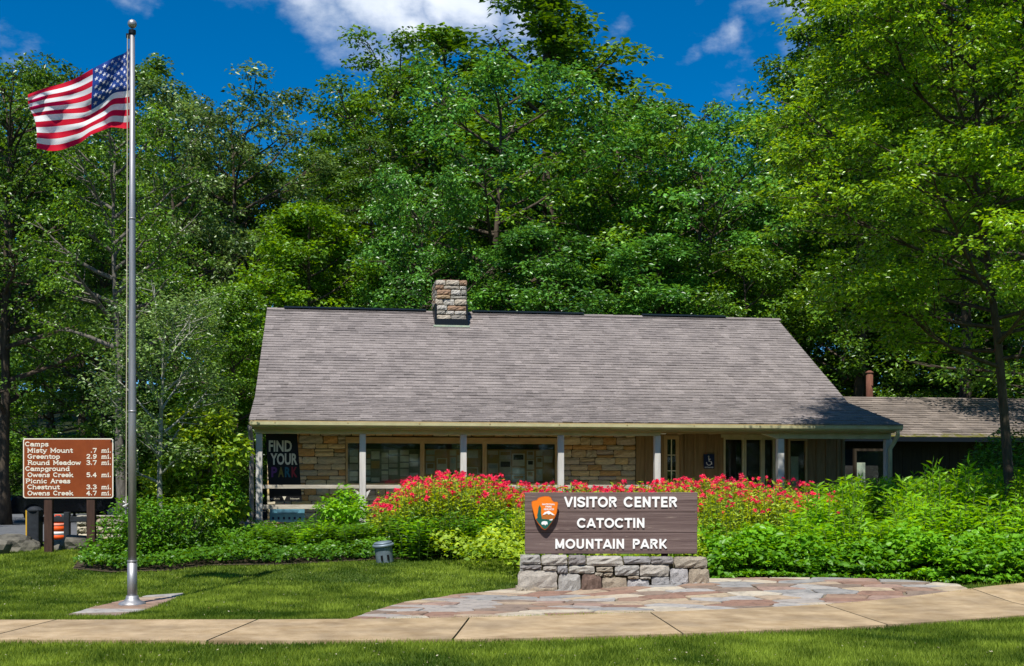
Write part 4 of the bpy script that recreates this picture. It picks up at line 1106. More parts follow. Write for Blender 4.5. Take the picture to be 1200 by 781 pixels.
for s, l, r_, t_, b_ in (('VISITOR', 661.3, 723, 582.3, 594.6), ('CENTER', 731, 793.6, 582.3, 594.6), ('CATOCTIN', 676.3, 755.6, 607.3, 618.8), ('MOUNTAIN', 650.2, 731.8, 631.8, 643.2), ('PARK', 741, 781.5, 631.8, 643.2)):
    x0, z0 = B2(l, b_); x1, z1_ = B2(r_, t_); block_text(s, sign, x0, x1, z0, z1_, -.0505, M['letter_white'], .016)
def arrowhead():
    def q(x, y): return B2(610+x/13.02, 570+y/13.02)
    out = [(165,240),(185,222),(230,214),(250,205),(262,180),(310,160),(370,150),(430,152),(462,170),(480,212),(510,238),(560,236),(572,262),(560,330),(552,400),(520,480),(470,560),(420,625),(385,662),(360,662),(325,640),(290,600),(255,555),(225,500),(200,420),(180,340),(168,290)]
    ctr = (370, 400)
    def sc(pts, k): return [q(ctr[0]+(x-ctr[0])*k, ctr[1]+(y-ctr[1])*k) for x, y in pts]
    wh = M['letter_white']; t = MB().prism(sc(out, 1.0), -.135, -.115, 'y').build('arrowhead_emblem', surf('emblem_edge', 'c06010', 'b85a14', 5, .5, .02), sign)
    MB().prism(sc(out, .955), -.1375, -.1355, 'y').build('orange_field', flat('emblem_orange', (.80, .19, .008), .5), t)
    green = flat('emblem_green', (.012, .10, .075), .5); brown = flat('emblem_brown', (.42, .13, .02), .5)
    MB().prism([q(*p) for p in [(318,465),(345,440),(420,420),(490,440),(520,462),(490,500),(300,500)]], -.1392, -.138, 'y').build('ridge_shape', brown, t)
    MB().prism([q(*p) for p in [(232,500),(258,480),(330,495),(420,505),(504,495),(470,545),(420,610),(385,648),(362,648),(330,625),(295,585),(262,545)]], -.1412, -.1395, 'y').build('grass_field', green, t)
    MB().prism([q(*p) for p in [(270,330),(262,400),(250,440),(258,485),(300,500),(322,480),(310,400),(312,330),(290,285)]], -.1430, -.1415, 'y').build('tree_shape', green, t)
    MB().prism([q(*p) for p in [(335,435),(365,395),(395,385),(428,372),(460,395),(490,415),(520,442),(480,438),(455,420),(425,432),(400,412),(370,430)]], -.1445, -.1432, 'y').build('mountain_shape', wh, t)
    MB().prism([q(*p) for p in [(315,560),(325,540),(355,530),(400,535),(412,560),(405,585),(390,575),(375,598),(360,578),(335,585),(318,578)]], -.1445, -.1432, 'y').build('bison_shape', wh, t)
    MB().prism([q(*p) for p in [(432,508),(490,496),(480,520),(445,520)]], -.1445, -.1432, 'y').build('lake_shape', wh, t)
    for s, l, r_, t_, b_ in (('NATIONAL', 328, 522, 262, 288), ('PARK', 380, 480, 298, 326), ('SERVICE', 352, 508, 338, 364)):
        x0, z0 = q(l, b_); x1, z1_ = q(r_, t_); lettering(s, t, x0, x1, z0, z1_, -.139, wh, .03, .002)
    for x in (280, 450): a = q(x, 350); MB().box(a[0]-.015, -.1149, a[1]-.015, a[0]+.015, -.051, a[1]+.015).build('standoff', M['dark_metal'], t)
arrowhead()

# ---------------------------------------------------------------- brown mileage sign
YR = 24.6
def A2(px, py): x, z = A(px, py, YR); return x, z
zg = g(*A2(80, 0)[:1], YR)
rsn = tag(empty('mileage_sign', (A2(80, 0)[0], YR, zg)), 'brown metal road sign listing camps and mileages on two dark posts', 'sign')
def q(px, py): x, z = A2(px, py); return x-rsn.location.x, z-zg
x0, zb_ = q(27.3, 584); x1, zt_ = q(133, 514)
def rrect(x0, z0, x1, z1, r, n=4):
    o = []
    for cx, cz, a0 in ((x1-r, z0+r, -90), (x1-r, z1-r, 0), (x0+r, z1-r, 90), (x0+r, z0+r, 180)):
        o += [(cx+r*math.cos(R(a0+90*i/n)), cz+r*math.sin(R(a0+90*i/n))) for i in range(n+1)]
    return o
MB().prism(rrect(x0, zb_, x1, zt_, .05), -.012, .008, 'y').build('border', M['letter_cream'], rsn)
MB().prism(rrect(x0+.022, zb_+.022, x1-.022, zt_-.022, .035), -.016, -.0125, 'y').build('panel', M['sign_brown'], rsn)
rows = [('Camps', 29.8, 524.0, None, 27.5), ('Misty Mount', 32.4, 531.4, '.7', 53.5), ('Greentop', 32.8, 538.5, '2.9', 38), ('Round Meadow', 32.8, 545.7, '3.7', 62.5), ('Campground', 30.2, 552.8, None, 52), ('Owens Creek', 32.6, 560, '5.4', 54), ('Picnic Areas', 30.4, 567.2, None, 52.5), ('Chestnut', 32.6, 574.2, '3.3', 38), ('Owens Creek', 32.6, 581.4, '4.7', 54)]
for s, l, b_, mi, wpx in rows:
    x, z = q(l, b_-.9); w_ = q(l+wpx, 0)[0]-x
    slab_text(s, rsn, x, z, .088, -.0175, M['letter_cream'], width=w_)
    if mi:
        xa_, _ = q(101.5 if len(mi) == 3 else 106.5, 0); xb_, _ = q(114, 0); slab_text(mi, rsn, xa_, z, .088, -.0175, M['letter_cream'], width=xb_-xa_)
        xa_, _ = q(119, 0); xb_, _ = q(131, 0); slab_text('mi.', rsn, xa_, z, .088, -.0175, M['letter_cream'], width=xb_-xa_)
for px, w_ in ((56, .085), (106, .085)):
    x = q(px, 0)[0]; MB().box(x-w_, .01, -.3, x+w_, .12, zt_-.15).build('post', M['post_wood'], rsn, bevel=.008)

# dark park gate behind it
gp = onground(41, 642); gp.y = 26.2; gp.x = (41-600)/FPX*26.2; gp.z = g(gp.x, gp.y)
gate = tag(empty('barrier_gate', gp), 'charcoal timber barrier with thick capped post behind the mileage sign', 'gate')
m = MB(); m.box(-.13, -.13, -.2, .13, .13, .82); m.build('thick_post', M['charcoal'], gate, bevel=.015)
MB().lathe((0, 0, .822), [(.17, 0), (.17, .03), (.10, .09), (.0, .11)], 16).build('post_cap', M['charcoal'], gate, smooth=False)
MB().box(.62, .02, -.2, .74, .14, .80).build('rail_post', M['charcoal'], gate, bevel=.01)
MB().box(.14, .05, .58, 1.3, .11, .70).build('rail', M['charcoal'], gate, bevel=.01)
MB().box(.14, .05, .0, 1.3, .11, .10).build('rail', M['charcoal'], gate, bevel=.01)
MB().box(-.20, -.02, -.1, -.165, .03, .84).build('yellow_marker', M['yellow'], gate)
# striped barricade drum
dp = Vector(((68-600)/FPX*29, 29, 0)); dp.z = g(dp.x, dp.y)
drum = tag(empty('traffic_drum', dp), 'orange and pale banded traffic drum standing behind the sign posts', 'traffic drum'); drum.scale = (.8, .8, .62)
prev = .0
MB().lathe((0, 0, -.02), [(.34, 0), (.34, .06), (.30, .07)], 20).build('rubber_base', M['black'], drum)
for i, (z0, z1, mt, r) in enumerate(((.07, .24, 'orange', .27), (.24, .38, 'letter_white', .265), (.38, .58, 'orange', .26), (.58, .70, 'orange_band', .25), (.70, .92, 'orange', .24))):
    MB().lathe((0, 0, z0-.02), [(r, 0), (r, z1-z0-.012), (r-.012, z1-z0)], 20).build('band', M[mt], drum, smooth=True)
MB().tube([(-.1, 0, .90), (-.08, 0, 1.0), (.08, 0, 1.0), (.1, 0, .90)], .02, 8).build('handle', M['orange'], drum)
# low dry-stone wall
wp = Vector(((128-600)/FPX*26.6, 26.6, 0)); wp.z = g(wp.x, wp.y)
dsw = tag(empty('field_stone_wall', wp), 'rough pale field stone wall with deep joints right of the mileage sign', 'wall')
MB().box(-.75, .08, -.2, .9, .5, .60).build('mortar', M['mortar'], dsw)
coursed(dsw, -.75, .9, -.05, .66, 0, .3, M['field_stone'], random.Random(3), .12, .2, .18, .42, pool=ST2, gap=.03)
# boulders
def boulder(px, py, Y, w_, d_, h_, label, seed):
    x = (px-600)/FPX*Y; bm = bmesh.new(); bmesh.ops.create_icosphere(bm, subdivisions=3, radius=1)
    for v in bm.verts:
        n = mnoise.fractal(v.co*1.3+Vector((seed*7, 0, 0)), 1, 2, 4); v.co *= 1+.28*n
        v.co.x = math.copysign(abs(v.co.x)**.7, v.co.x); v.co.z = math.copysign(abs(v.co.z)**.7, v.co.z)
        v.co.x *= w_/2; v.co.y *= d_/2; v.co.z *= h_/2
    me = bpy.data.meshes.new('boulder'); bm.to_mesh(me); bm.free()
    o = link('boulder', me, M['boulder'], None, (x, Y, g(x, Y)+h_*.2)); tag(o, label, 'boulder', 'boulders along the road edge')
boulder(8, 650, 25.4, 1.3, .8, .5, 'large grey boulder half cut off by the left edge of the photo', 1)
boulder(-14, 650, 24.6, .9, .7, .5, 'grey boulder out at the far left, mostly outside the frame', 4)
boulder(76, 640, 25.4, .62, .5, .34, 'rounded grey boulder between the two mileage sign posts', 2)
boulder(96, 640, 25.3, .95, .6, .42, 'long flat topped boulder at the foot of the right sign post', 3)
boulder(36, 643, 25.6, .4, .4, .3, 'small grey stone beside the thick charcoal post', 6)

# parked dark car in the shade
def car():
    Y = 44; x = (86-600)/FPX*Y; t = tag(empty('parked_car', (x, Y, g(x, Y)+.03), R(200)), 'dark car parked in the shade behind the mileage sign', 'car')
    prof = [(-2.15, .35), (-2.2, .75), (-1.9, .92), (-1.25, .98), (-.65, 1.42), (.75, 1.45), (1.45, 1.02), (2.1, .9), (2.2, .55), (2.15, .3)]
    MB().prism([(a, b) for a, b in prof], -.86, .86, 'y').build('body', M['carpaint'], t, bevel=.06)
    for s in (-1, 1):
        MB().prism([(-1.05, .98), (-.6, 1.34), (.68, 1.36), (1.2, 1.0)], s*.862, s*.868, 'y').build('side_window', M['glass'], t)
        for xx in (-1.35, 1.35):
            w = MB(); w.tube([(xx, s*.70, .33), (xx, s*.90, .33)], .33, 18); w = w.build('wheel', M['tyre'], t); r_ = MB(); r_.tube([(xx, s*.90, .33), (xx, s*.91, .33)], .2, 14); r_.build('rim', M['alu'], w)
    MB().prism([(-1.22, 1.0), (-.68, 1.40), (-.66, 1.41), (-1.2, 1.0)], -.72, .72, 'y').build('windscreen', M['glass'], t)
    for s in (-1, 1): MB().box(-2.21, s*.6-.15, .62, -2.15, s*.6+.15, .75).build('headlight', M['letter_white'], t)
car()

# ---------------------------------------------------------------- floodlight canister
c = onground(452, 658.5); c = Vector(c); c.y -= .12
can = tag(empty('floodlight_canister', (c.x, c.y, c.z)), 'squat blue grey metal floodlight canister standing at the bed edge', 'light fixture')
can.rotation_euler = (R(4), R(-6), 0)
MB().lathe((0, 0, -.05), [(.155, 0), (.165, .06), (.17, .32), (.172, .34)], 24).build('housing', M['canister'], can, smooth=True)
MB().lathe((0, 0, .292), [(.18, 0), (.205, .012), (.205, .05), (.19, .06)], 24).build('ring', M['canister'], can, smooth=True)
MB().lathe((0, 0, .354), [(.175, 0), (.17, .03), (.13, .04)], 24).build('lid', M['canister'], can, smooth=True)
for a in (-100, -60): MB().box(.173*math.cos(R(a))-.02, .173*math.sin(R(a))-.01, .05, .173*math.cos(R(a))+.02, .173*math.sin(R(a))+.01, .15).build('vent_slot', M['black'], can)

# ---------------------------------------------------------------- flagpole and flag
YF = 16.75
fx = (155-600)/FPX*YF; fz = g(fx, YF)
pole = tag(empty('flagpole', (fx, YF, fz)), 'tall silver aluminium flagpole standing in the lawn on the left', 'flagpole')
H = EYE+(570-40)/FPX*YF-fz
MB().tube([(0, 0, .02), (0, 0, .62)], [.068, .066], 20).build('sleeve', M['alu'], pole, smooth=True)
MB().lathe((0, 0, -.03), [(.19, 0), (.19, .05), (.175, .075), (.11, .10), (.09, .13), (.082, .17)], 28).build('flash_collar', M['alu'], pole, smooth=True)
MB().tube([(0, 0, .6), (0, 0, 2.7), (0, 0, 5.4), (0, 0, H)], [.058, .053, .044, .034], 20).build('shaft', M['alu'], pole, smooth=True)
for z in (.62, 2.72, 5.42): MB().tube([(0, 0, z-.012), (0, 0, z+.012)], .070 if z < 1 else (.057 if z < 4 else .048), 20).build('joint_ring', M['alu'], pole, smooth=True)
MB().tube([(0, 0, H), (0, 0, H+.05)], .05, 16).build('truck', M['dark_metal'], pole)
MB().box(-.08, -.025, H-.06, -.03, .025, H+.0).build('pulley', M['dark_metal'], pole)
b_ = MB(); b_.tube([(0, 0, H+.05), (0, 0, H+.09)], .014, 8); b_.build('ball_stem', M['alu'], pole)
bm = bmesh.new(); bmesh.ops.create_uvsphere(bm, u_segments=20, v_segments=12, radius=.062); me = bpy.data.meshes.new('ball'); bm.to_mesh(me); bm.free()
for p_ in me.polygons: p_.use_smooth = True
link('ball', me, M['alu'], pole, (0, 0, H+.14))
r_ = MB(); r_.tube([(-.062, -.02, H-.03), (-.070, -.03, 4), (-.078, -.03, 1.42)], .0045, 5); r_.tube([(-.052, -.035, H-.03), (-.062, -.04, 4), (-.07, -.04, 1.42)], .0045, 5); r_.build('halyard', M['concrete'], pole)
MB().box(-.10, -.02, 1.36, -.062, .02, 1.40).tube([(-.09, 0, 1.28), (-.09, 0, 1.52)], .014, 8).build('cleat', M['alu'], pole)
r_ = MB(); r_.tube([(-.09+.03*math.cos(k*1.3), -.02+.03*math.sin(k*1.3), 1.36+.012*k) for k in range(9)], .010, 5); r_.build('rope_knot', M['letter_white'], pole)

def flag():
    Yf = YF-.02
    t = tag(empty('flag', (fx-.09, Yf, EYE+(570-102)/FPX*Yf)), 'stars and stripes flag streaming to the left from the top of the pole', 'flag')
    ox, oy, oz = t.location
    # columns: s, top px, bottom px and sideways swing in metres, read off the cloth's folds
    mids = [106, 107, 110, 121, 130, 132, 134, 135, 137]
    cols = [(0, (152.5, 56), (151.5, 150), 0), (.10, (146, 62), (146, 151), .10), (.20, (136, 66), (131, 150), -.06), (.30, (122, 74), (121, 153), -.20), (.42, (105, 83), (105, 158), -.08), (.55, (88, 91), (92, 168), .10), (.70, (68, 99), (74, 176), .16), (.85, (48, 105), (58, 177), .02), (1.0, (32.5, 111), (44, 174), -.14)]
    def cr(p0, p1, p2, p3, t): return .5*(2*p1+(p2-p0)*t+(2*p0-5*p1+4*p2-p3)*t*t+(3*p1-p0-3*p2+p3)*t**3)
    arr = [np.array([c[1][0], c[1][1], c[2][0], c[2][1], c[3], m_], float) for c, m_ in zip(cols, mids)]; ss = [c[0] for c in cols]
    def ev(s):
        i = max(j for j in range(len(ss)-1) if ss[j] <= s+1e-9) if s < 1 else len(ss)-2
        u = (s-ss[i])/(ss[i+1]-ss[i]); return cr(arr[max(i-1, 0)], arr[i], arr[i+1], arr[min(i+2, len(ss)-1)], u)
    def P(s, tt, off=0):
        a = ev(s); px = a[0]+(a[2]-a[0])*tt; tc_ = 7/13; q2 = (tt-tc_)*(tt-1)/(tc_); q0 = 1
        lin_ = (a[1]+(a[5]-a[1])*tt/tc_) if tt < tc_ else (a[5]+(a[3]-a[5])*(tt-tc_)/(1-tc_)); py = lin_
        # fly edge bulges, hoist sag
        py += 1.0*math.sin(s*13+tt*2)*math.sin(math.pi*min(1, s*1.1))
        px += 2.0*math.sin(tt*7+s*3)*s
        dy = a[4]*(1-.3*tt)+.05*math.sin(13*s+5*tt)*min(1, s*4)+.035*math.sin(19*s-9*tt)*min(1, s*4)+.05*math.sin(9*tt+4*s)*(1-s)*min(1, s*5)+.012*math.sin(34*tt+9*s)
        Yy = Yf+dy
        return Vector(((px-600)/FPX*Yy-ox, dy-off, EYE+(570-py)/FPX*Yy-oz))
    nx, nz = 60, 39; cs, ctn = 24, 21
    vs = [P(i/nx, j/nz) for j in range(nz+1) for i in range(nx+1)]
    groups = {'canton': [], 'red_stripe': [[] for _ in range(13)], }
    strips = {}
    for j in range(nz):
        st = j//3
        for i in range(nx):
            key = 'canton' if (i < cs and j < ctn) else st
            strips.setdefault(key, []).append((j*(nx+1)+i, j*(nx+1)+i+1, (j+1)*(nx+1)+i+1, (j+1)*(nx+1)+i))
    for key, fs in strips.items():
        used = sorted({k for f in fs for k in f}); mp = {k: i for i, k in enumerate(used)}
        me = mesh('cloth', [vs[k] for k in used], [tuple(mp[k] for k in f) for f in fs], True)
        if key == 'canton': link('canton', me, M['flag_blue'], t)
        else: link('red_stripe' if key % 2 == 0 else 'white_stripe', me, M['flag_red'] if key % 2 == 0 else M['flag_white'], t)
    sm = MB(); W_ = cs/nx; H_ = ctn/nz
    for r in range(9):
        for c_ in range(11):
            if (r+c_) % 2: continue
            s0 = W_*(c_+1)/12; t0 = H_*(r+1)/10; pts = []
            for k in range(10):
                rr = (1 if k % 2 == 0 else .42)*.031; an = math.pi/2+k*math.pi/5
                pts.append((s0+rr*math.cos(an)*.62, t0-rr*math.sin(an)*1.0))
            for off in (.006, -.006):
                sm.add([P(max(0, a), max(0, b), off) for a, b in pts]+[P(s0, t0, off)], [(k, (k+1) % 10, 10) for k in range(10)])
    me = mesh('stars', sm.v, sm.f); o = link('stars', me, M['flag_white'], t); o['kind'] = 'stuff'
flag()

# ---------------------------------------------------------------- vegetation
def leaves_from(P, outward, rng, size, tint, spread=1.0, up=.9, aspect=.55, droop=.25):
    """P (n,3) leaf bases -> folded rhombic leaves, two triangles each"""
    n = len(P)
    az = rng.uniform(0, 2*np.pi, n)
    d = np.stack([np.cos(az), np.sin(az), rng.normal(-droop, .35, n)], 1) + outward*.9
    d /= np.linalg.norm(d, axis=1, keepdims=True)
    nr = np.stack([rng.normal(0, spread*.6, n), rng.normal(0, spread*.6, n), np.full(n, up)], 1) + outward*.35
    nr -= d*np.sum(nr*d, 1, keepdims=True); nr /= np.linalg.norm(nr, axis=1, keepdims=True)+1e-9
    sd = np.cross(d, nr); L_ = (size*rng.uniform(.65, 1.3, n))[:, None]; w = L_*aspect*.5
    p0 = P; p2 = P+d*L_-nr*L_*.12; mid = P+d*L_*.45
    p1 = mid+sd*w+nr*w*.35; p3 = mid-sd*w+nr*w*.35
    V = np.stack([p0, p1, p2, p3], 1).reshape(-1, 3); b = np.arange(n)[:, None]*4
    Fc = np.concatenate([b+np.array([[0, 1, 2]]), b+np.array([[0, 2, 3]])], 1).reshape(-1, 3)
    return V, Fc, np.repeat(tint, 2)

def make_tree(seed, H, Rc, base=.3, prof='round', nl=26, nsub=7, per=70, leaf=.2, clump=.85, flatc=.5, trunk_r=.22, rise=.55, gap=.0, bare=False, lean=(0, 0), aspect=.55):
    rng = np.random.default_rng(seed); rnd = random.Random(seed)
    mb = MB(); pts = []; x = y = 0.0; k = 9
    for i in range(k+1):
        z = H*.96*i/k; pts.append(Vector((x+lean[0]*(i/k)**1.3*H, y+lean[1]*(i/k)*H, z)))
        x += rnd.uniform(-.03, .03)*H*.35; y += rnd.uniform(-.03, .03)*H*.35
    rads = [trunk_r*(1-.9*(i/k)**.8)+.015 for i in range(k+1)]; rads[0] *= 1.35
    mb.tube(pts, rads, 9)
    def on_trunk(z):
        f = min(.999, max(0, z/(H*.96)))*k; i = int(f); return pts[i].lerp(pts[i+1], f-i)
    cl = []; az = rnd.uniform(0, 6)
    for i in range(nl):
        t = (i+.5)/nl; z0 = H*(base+(.97-base)*t)
        if prof == 'round': w = math.sqrt(max(.03, 1-((t-.38)/.68)**2))
        elif prof == 'tall': w = (1-t)**.45*min(1, .45+t*2.2)
        elif prof == 'cone': w = (1-t)**.85+.08
        elif prof == 'vase': w = .45+.75*t if t < .7 else 1.05*(1-(t-.7)/.36)**.5
        else: w = 1
        L_ = Rc*w*rnd.uniform(.72, 1.16); az += 2.4+rnd.uniform(-.5, .5)
        if gap and rnd.random() < gap: continue
        r_ = rise*(.35+.9*t)+rnd.uniform(-.12, .12)
        if prof == 'cone': r_ = rnd.uniform(-.15, .1)
        a = on_trunk(z0); d = Vector((math.cos(az), math.sin(az), r_)).normalized(); lp = [a]
        m = 5; p = a.copy(); dd = d.copy()
        for s in range(m):
            dd = (dd+Vector((rnd.uniform(-.2, .2), rnd.uniform(-.2, .2), rnd.uniform(-.05, .14)-(.06 if prof == 'cone' else 0)))).normalized(); p = p+dd*L_/m; lp.append(p.copy())
        r0 = trunk_r*(.42-.22*t); mb.tube(lp, [r0*(1-.85*s/m)+.008 for s in range(m+1)], 5, cap=False)
        for s in range(nsub):
            f = .25+.75*(s+rnd.random())/nsub; ff = f*m; ii = min(m-1, int(ff)); q0 = lp[ii].lerp(lp[ii+1], min(1, ff-ii))
            sdir = Vector((math.cos(az+rnd.choice((-1, 1))*rnd.uniform(.4, 1.2)), math.sin(az+rnd.choice((-1, 1))*rnd.uniform(.4, 1.2)), rnd.uniform(-.15, .8) if prof != 'cone' else rnd.uniform(-.3, .1))).normalized()
            l2 = L_*rnd.uniform(.22, .5)*(1.15-.5*f)+.25; q1 = q0+sdir*l2*.55; q2 = q1+(sdir+Vector((0, 0, .15))).normalized()*l2*.5
            mb.tube([q0, q1, q2], [r0*.32+.006, r0*.18+.005, .004], 4, cap=False)
            cl.append((q2, 1.0)); 
            if rnd.random() < .6: cl.append((q1, .8))
        cl.append((lp[-1], 1.0))
    cl.append((pts[-1], .9))
    Vs = []; Ts = []; Os = []
    axis = np.array([(on_trunk(c[0].z).x, on_trunk(c[0].z).y) for c in cl])
    for (c, w), ax in zip(cl, axis):
        if gap and rnd.random() < gap: continue
        n = int(per*w*rnd.uniform(.5, 1.4)); rc = clump*w*rnd.uniform(.7, 1.25)*(.55+.45*(1 if prof != 'cone' else .8))
        g_ = rng.normal(0, 1, (n, 3)); g_ /= np.linalg.norm(g_, axis=1, keepdims=True); rr = rng.uniform(.15, 1, (n, 1))**.5
        P = g_*rr*np.array([rc, rc, rc*flatc]); tilt = np.array([c.x-ax[0], c.y-ax[1]]); ln = np.linalg.norm(tilt)+1e-6
        P[:, 2] -= (P[:, 0]*tilt[0]+P[:, 1]*tilt[1])/ln*.25
        Vs.append(P+np.array(c)); Os.append(np.repeat([[tilt[0]/ln*.5, tilt[1]/ln*.5, .1]], n, 0)+g_*.4)
        ct = rng.uniform(.1, .7); Ts.append(np.clip(ct+rng.normal(0, .2, n), 0, 1))
    P = np.concatenate(Vs); O = np.concatenate(Os); T = np.concatenate(Ts)
    V, Fc, TT = leaves_from(P, O, rng, leaf, T, aspect=aspect, spread=1.25)
    tm = mesh('trunk', mb.v, mb.f, True); tm.materials.append(None)
    cm = np_mesh('crown', V, Fc, TT); cm.materials.append(None)
    return tm, cm, float(V[:, 2].max())

TREES = {
 'oak_a': make_tree(1, 22, 6.0, .28, 'round', 30, 7, 62, .25, .86, .42, .34, .55, .05),
 'oak_b': make_tree(2, 24, 5.2, .32, 'tall', 32, 6, 66, .25, .84, .42, .34, .7, .06),
 'oak_c': make_tree(3, 20, 6.6, .22, 'round', 30, 7, 62, .24, .86, .42, .32, .45, .03),
 'maple_a': make_tree(4, 15, 5.2, .12, 'round', 32, 8, 66, .20, .78, .36, .22, .5),
 'maple_b': make_tree(5, 13, 4.6, .10, 'tall', 30, 8, 66, .19, .75, .36, .2, .5),
 'tulip': make_tree(6, 26, 5.0, .30, 'tall', 36, 6, 68, .26, .86, .42, .36, .8, .08),
 'hemlock': make_tree(7, 17, 3.9, .08, 'cone', 46, 6, 60, .15, .75, .25, .22, 0, aspect=.35),
 'slope_a': make_tree(8, 17, 4.8, .15, 'round', 26, 7, 62, .26, .92, .44, .25, .5),
 'under': make_tree(9, 7, 3.2, .06, 'round', 24, 7, 52, .19, .7, .45, .09, .5),
}
def tree(kind, X, Y, top_z=None, leafm='leaf_mid', bark='bark', label=None, group=None, rz=0, wide=1.0, name='broadleaf_tree', cat='tree', front=None):
    tm, cm, H = TREES[kind]; z = g(X, Y)-.05
    s = ((top_z-z)/H) if top_z else 1.0
    t = empty(name, (X, Y, z), rz); t.scale = (s*wide, s*wide, s)
    link('trunk', tm, M[bark], t, objmat=True); link('crown', cm, M[leafm], t, objmat=True)
    tag(t, label, cat, group); return t
def T(kind, px, Y, py, leafm, label, rz=0, wide=1.0, bark='bark', **k):
    """tree whose top reaches py of the photograph when stood at depth Y"""
    return tree(kind, (px-600)/FPX*Y, Y, EYE+(570-py)/FPX*Y, leafm, bark, label, rz=rz, wide=wide, group=k.get('group'), name=k.get('name', 'broadleaf_tree'))

T('oak_c', 585, 50, 62, 'leaf_blue', 'broad blue green tree filling the view right behind the chimney', 0.3, 1.0)
T('tulip', 662, 60, -16, 'leaf_mid', 'tallest dark tree just right of the chimney, top touching the upper edge', 1.1, 1.5)
T('oak_b', 535, 62, 22, 'leaf_mid', 'tall dark crown above and left of the chimney', 2.2, 1.4)
T('oak_a', 455, 60, 46, 'leaf_mid', 'dark spreading oak rising left of the chimney against the sky', .9, .95)
T('maple_a', 715, 52, 108, 'leaf_mid', 'olive green tree with a bare dark trunk showing right of the chimney', 2.0, 1.0)
T('oak_b', 755, 66, 108, 'leaf_mid', 'tree at the low dip of the treeline right of centre', 4.0, .95)
T('maple_a', 820, 50, 132, 'leaf_blue', 'full fresh green tree above the right half of the roof', 3.3, 1.05)
T('oak_a', 800, 68, 104, 'leaf_dark', 'tree reaching the sky behind the fresh green one', 5.1, .8)
T('tulip', 945, 64, 30, 'leaf_mid', 'tall tree climbing up towards the right edge of the sky gap', 2.6, .9)
T('oak_b', 1015, 60, -30, 'leaf_mid', 'very tall tree left of the bright overhanging tree', .4, 1.1)
T('tulip', 1050, 62, -90, 'leaf_dark', 'dark tree looming behind the bright overhanging tree', 1.7, 1.1)
T('oak_a', 1160, 58, -90, 'leaf_dark', 'dark tree at the upper right corner', 5.7, 1.1)
T('maple_b', 362, 47, 232, 'leaf_yellow', 'rounded yellow green tree left of the chimney above the roof', 1.2, 1.05)
T('oak_b', 388, 66, 148, 'leaf_dark', 'dark narrow tree standing in the low gap of the skyline', 3.0, 1.0)
T('hemlock', 440, 50, 165, 'leaf_dark', 'dark feathery conifer behind the left half of the roof', .8, 1.0, name='conifer')
T('hemlock', 322, 48, 250, 'leaf_mid', 'small feathery conifer above the left end of the roof', 2.8, 1.0, name='conifer')
T('maple_a', 500, 47, 200, 'leaf_blue', 'leafy tree directly left of the chimney stack', 4.6, .8)
T('oak_a', 270, 54, 84, 'leaf_grey', 'grey green tree with its top left of the sky gap', 2.2, .95)
T('oak_c', 205, 50, 104, 'leaf_grey', 'silvery green tree standing just right of the flagpole', 4.4, .8)
T('oak_b', 165, 58, 62, 'leaf_dark', 'dark crown right behind the top of the flagpole', .2, .9)
T('oak_a', 95, 56, 66, 'leaf_dark', 'dark tree whose top shows through above the flag', 5.2, .75)
T('oak_c', 5, 40, 58, 'leaf_dark', 'big dark shaded tree along the left edge of the photo', 1.9, .85)
T('maple_a', 118, 44, 205, 'leaf_mid', 'mid green tree left of the flagpole below the flag', 3.7, .95)
T('slope_a', 230, 60, 210, 'leaf_mid', 'dense tree behind the silvery tree right of the flagpole', 2.1, 1.1)
T('maple_a', 335, 60, 168, 'leaf_mid', 'full tree filling the gap left of the roof ridge end', 1.4, .95)
T('maple_a', 285, 57, 190, 'leaf_dark', 'dark full tree between the silvery tree and the roof', 3.4, .9)
T('maple_b', 60, 58, 320, 'leaf_mid', 'low tree seen under the dark left edge tree', 0.7, 1.3)
T('maple_b', 268, 42, 330, 'leaf_mid', 'shaded green tree close to the left corner of the roof', 5.0, .9)
T('slope_a', 910, 52, 190, 'leaf_mid', 'dense green tree over the right end of the ridge', 3.9, 1.0)
T('maple_a', 985, 47, 260, 'leaf_mid', 'dark green tree between ridge end and low wing', .6, 1.0)
T('maple_b', 1085, 50, 240, 'leaf_mid', 'shaded tree right behind the low wing roof', 2.9, 1.2)
T('slope_a', 1180, 46, 230, 'leaf_mid', 'shaded tree behind the right end of the low wing', 4.9, 1.1)
T('maple_b', 640, 46, 262, 'leaf_blue', 'lower green tree above the middle of the ridge', 2.5, 1.15)
T('maple_b', 770, 47, 275, 'leaf_blue', 'lower leafy tree behind the right ridge vent', 4.1, 1.2)
T('maple_b', 865, 46, 285, 'leaf_mid', 'low leafy tree over the right part of the ridge', 5.5, 1.0)
def where(px):
    for lim_, w_ in ((0, 'beyond the left edge'), (155, 'left of the flagpole'), (300, 'between flagpole and building'), (510, 'behind the roof left of the chimney'), (720, 'behind the roof right of the chimney'), (915, 'behind the right end of the ridge'), (1200, 'behind the low wing')):
        if px < lim_: return w_
    return 'beyond the right edge'
rt = random.Random(21)
for i in range(46):
    Y = rt.uniform(66, 112); px = rt.uniform(-150, 1350)
    lim = np.interp(px, [-150, 60, 130, 300, 340, 400, 450, 700, 740, 860, 920, 1350], [90, 120, 130, 180, 235, 215, 120, 130, 205, 200, 110, -60])
    if 20 < px < 75: lim = 335
    kind = rt.choice(['slope_a', 'oak_a', 'oak_b', 'oak_c'])
    T(kind, px, Y, max(lim+rt.uniform(0, 80), 60 if px < 900 else -200), rt.choice(['leaf_dark', 'leaf_mid', 'leaf_mid', 'leaf_blue']), 'forest tree on the far slope '+where(px), rt.uniform(0, 6), rt.uniform(1, 1.25), group='far slope trees '+where(px))
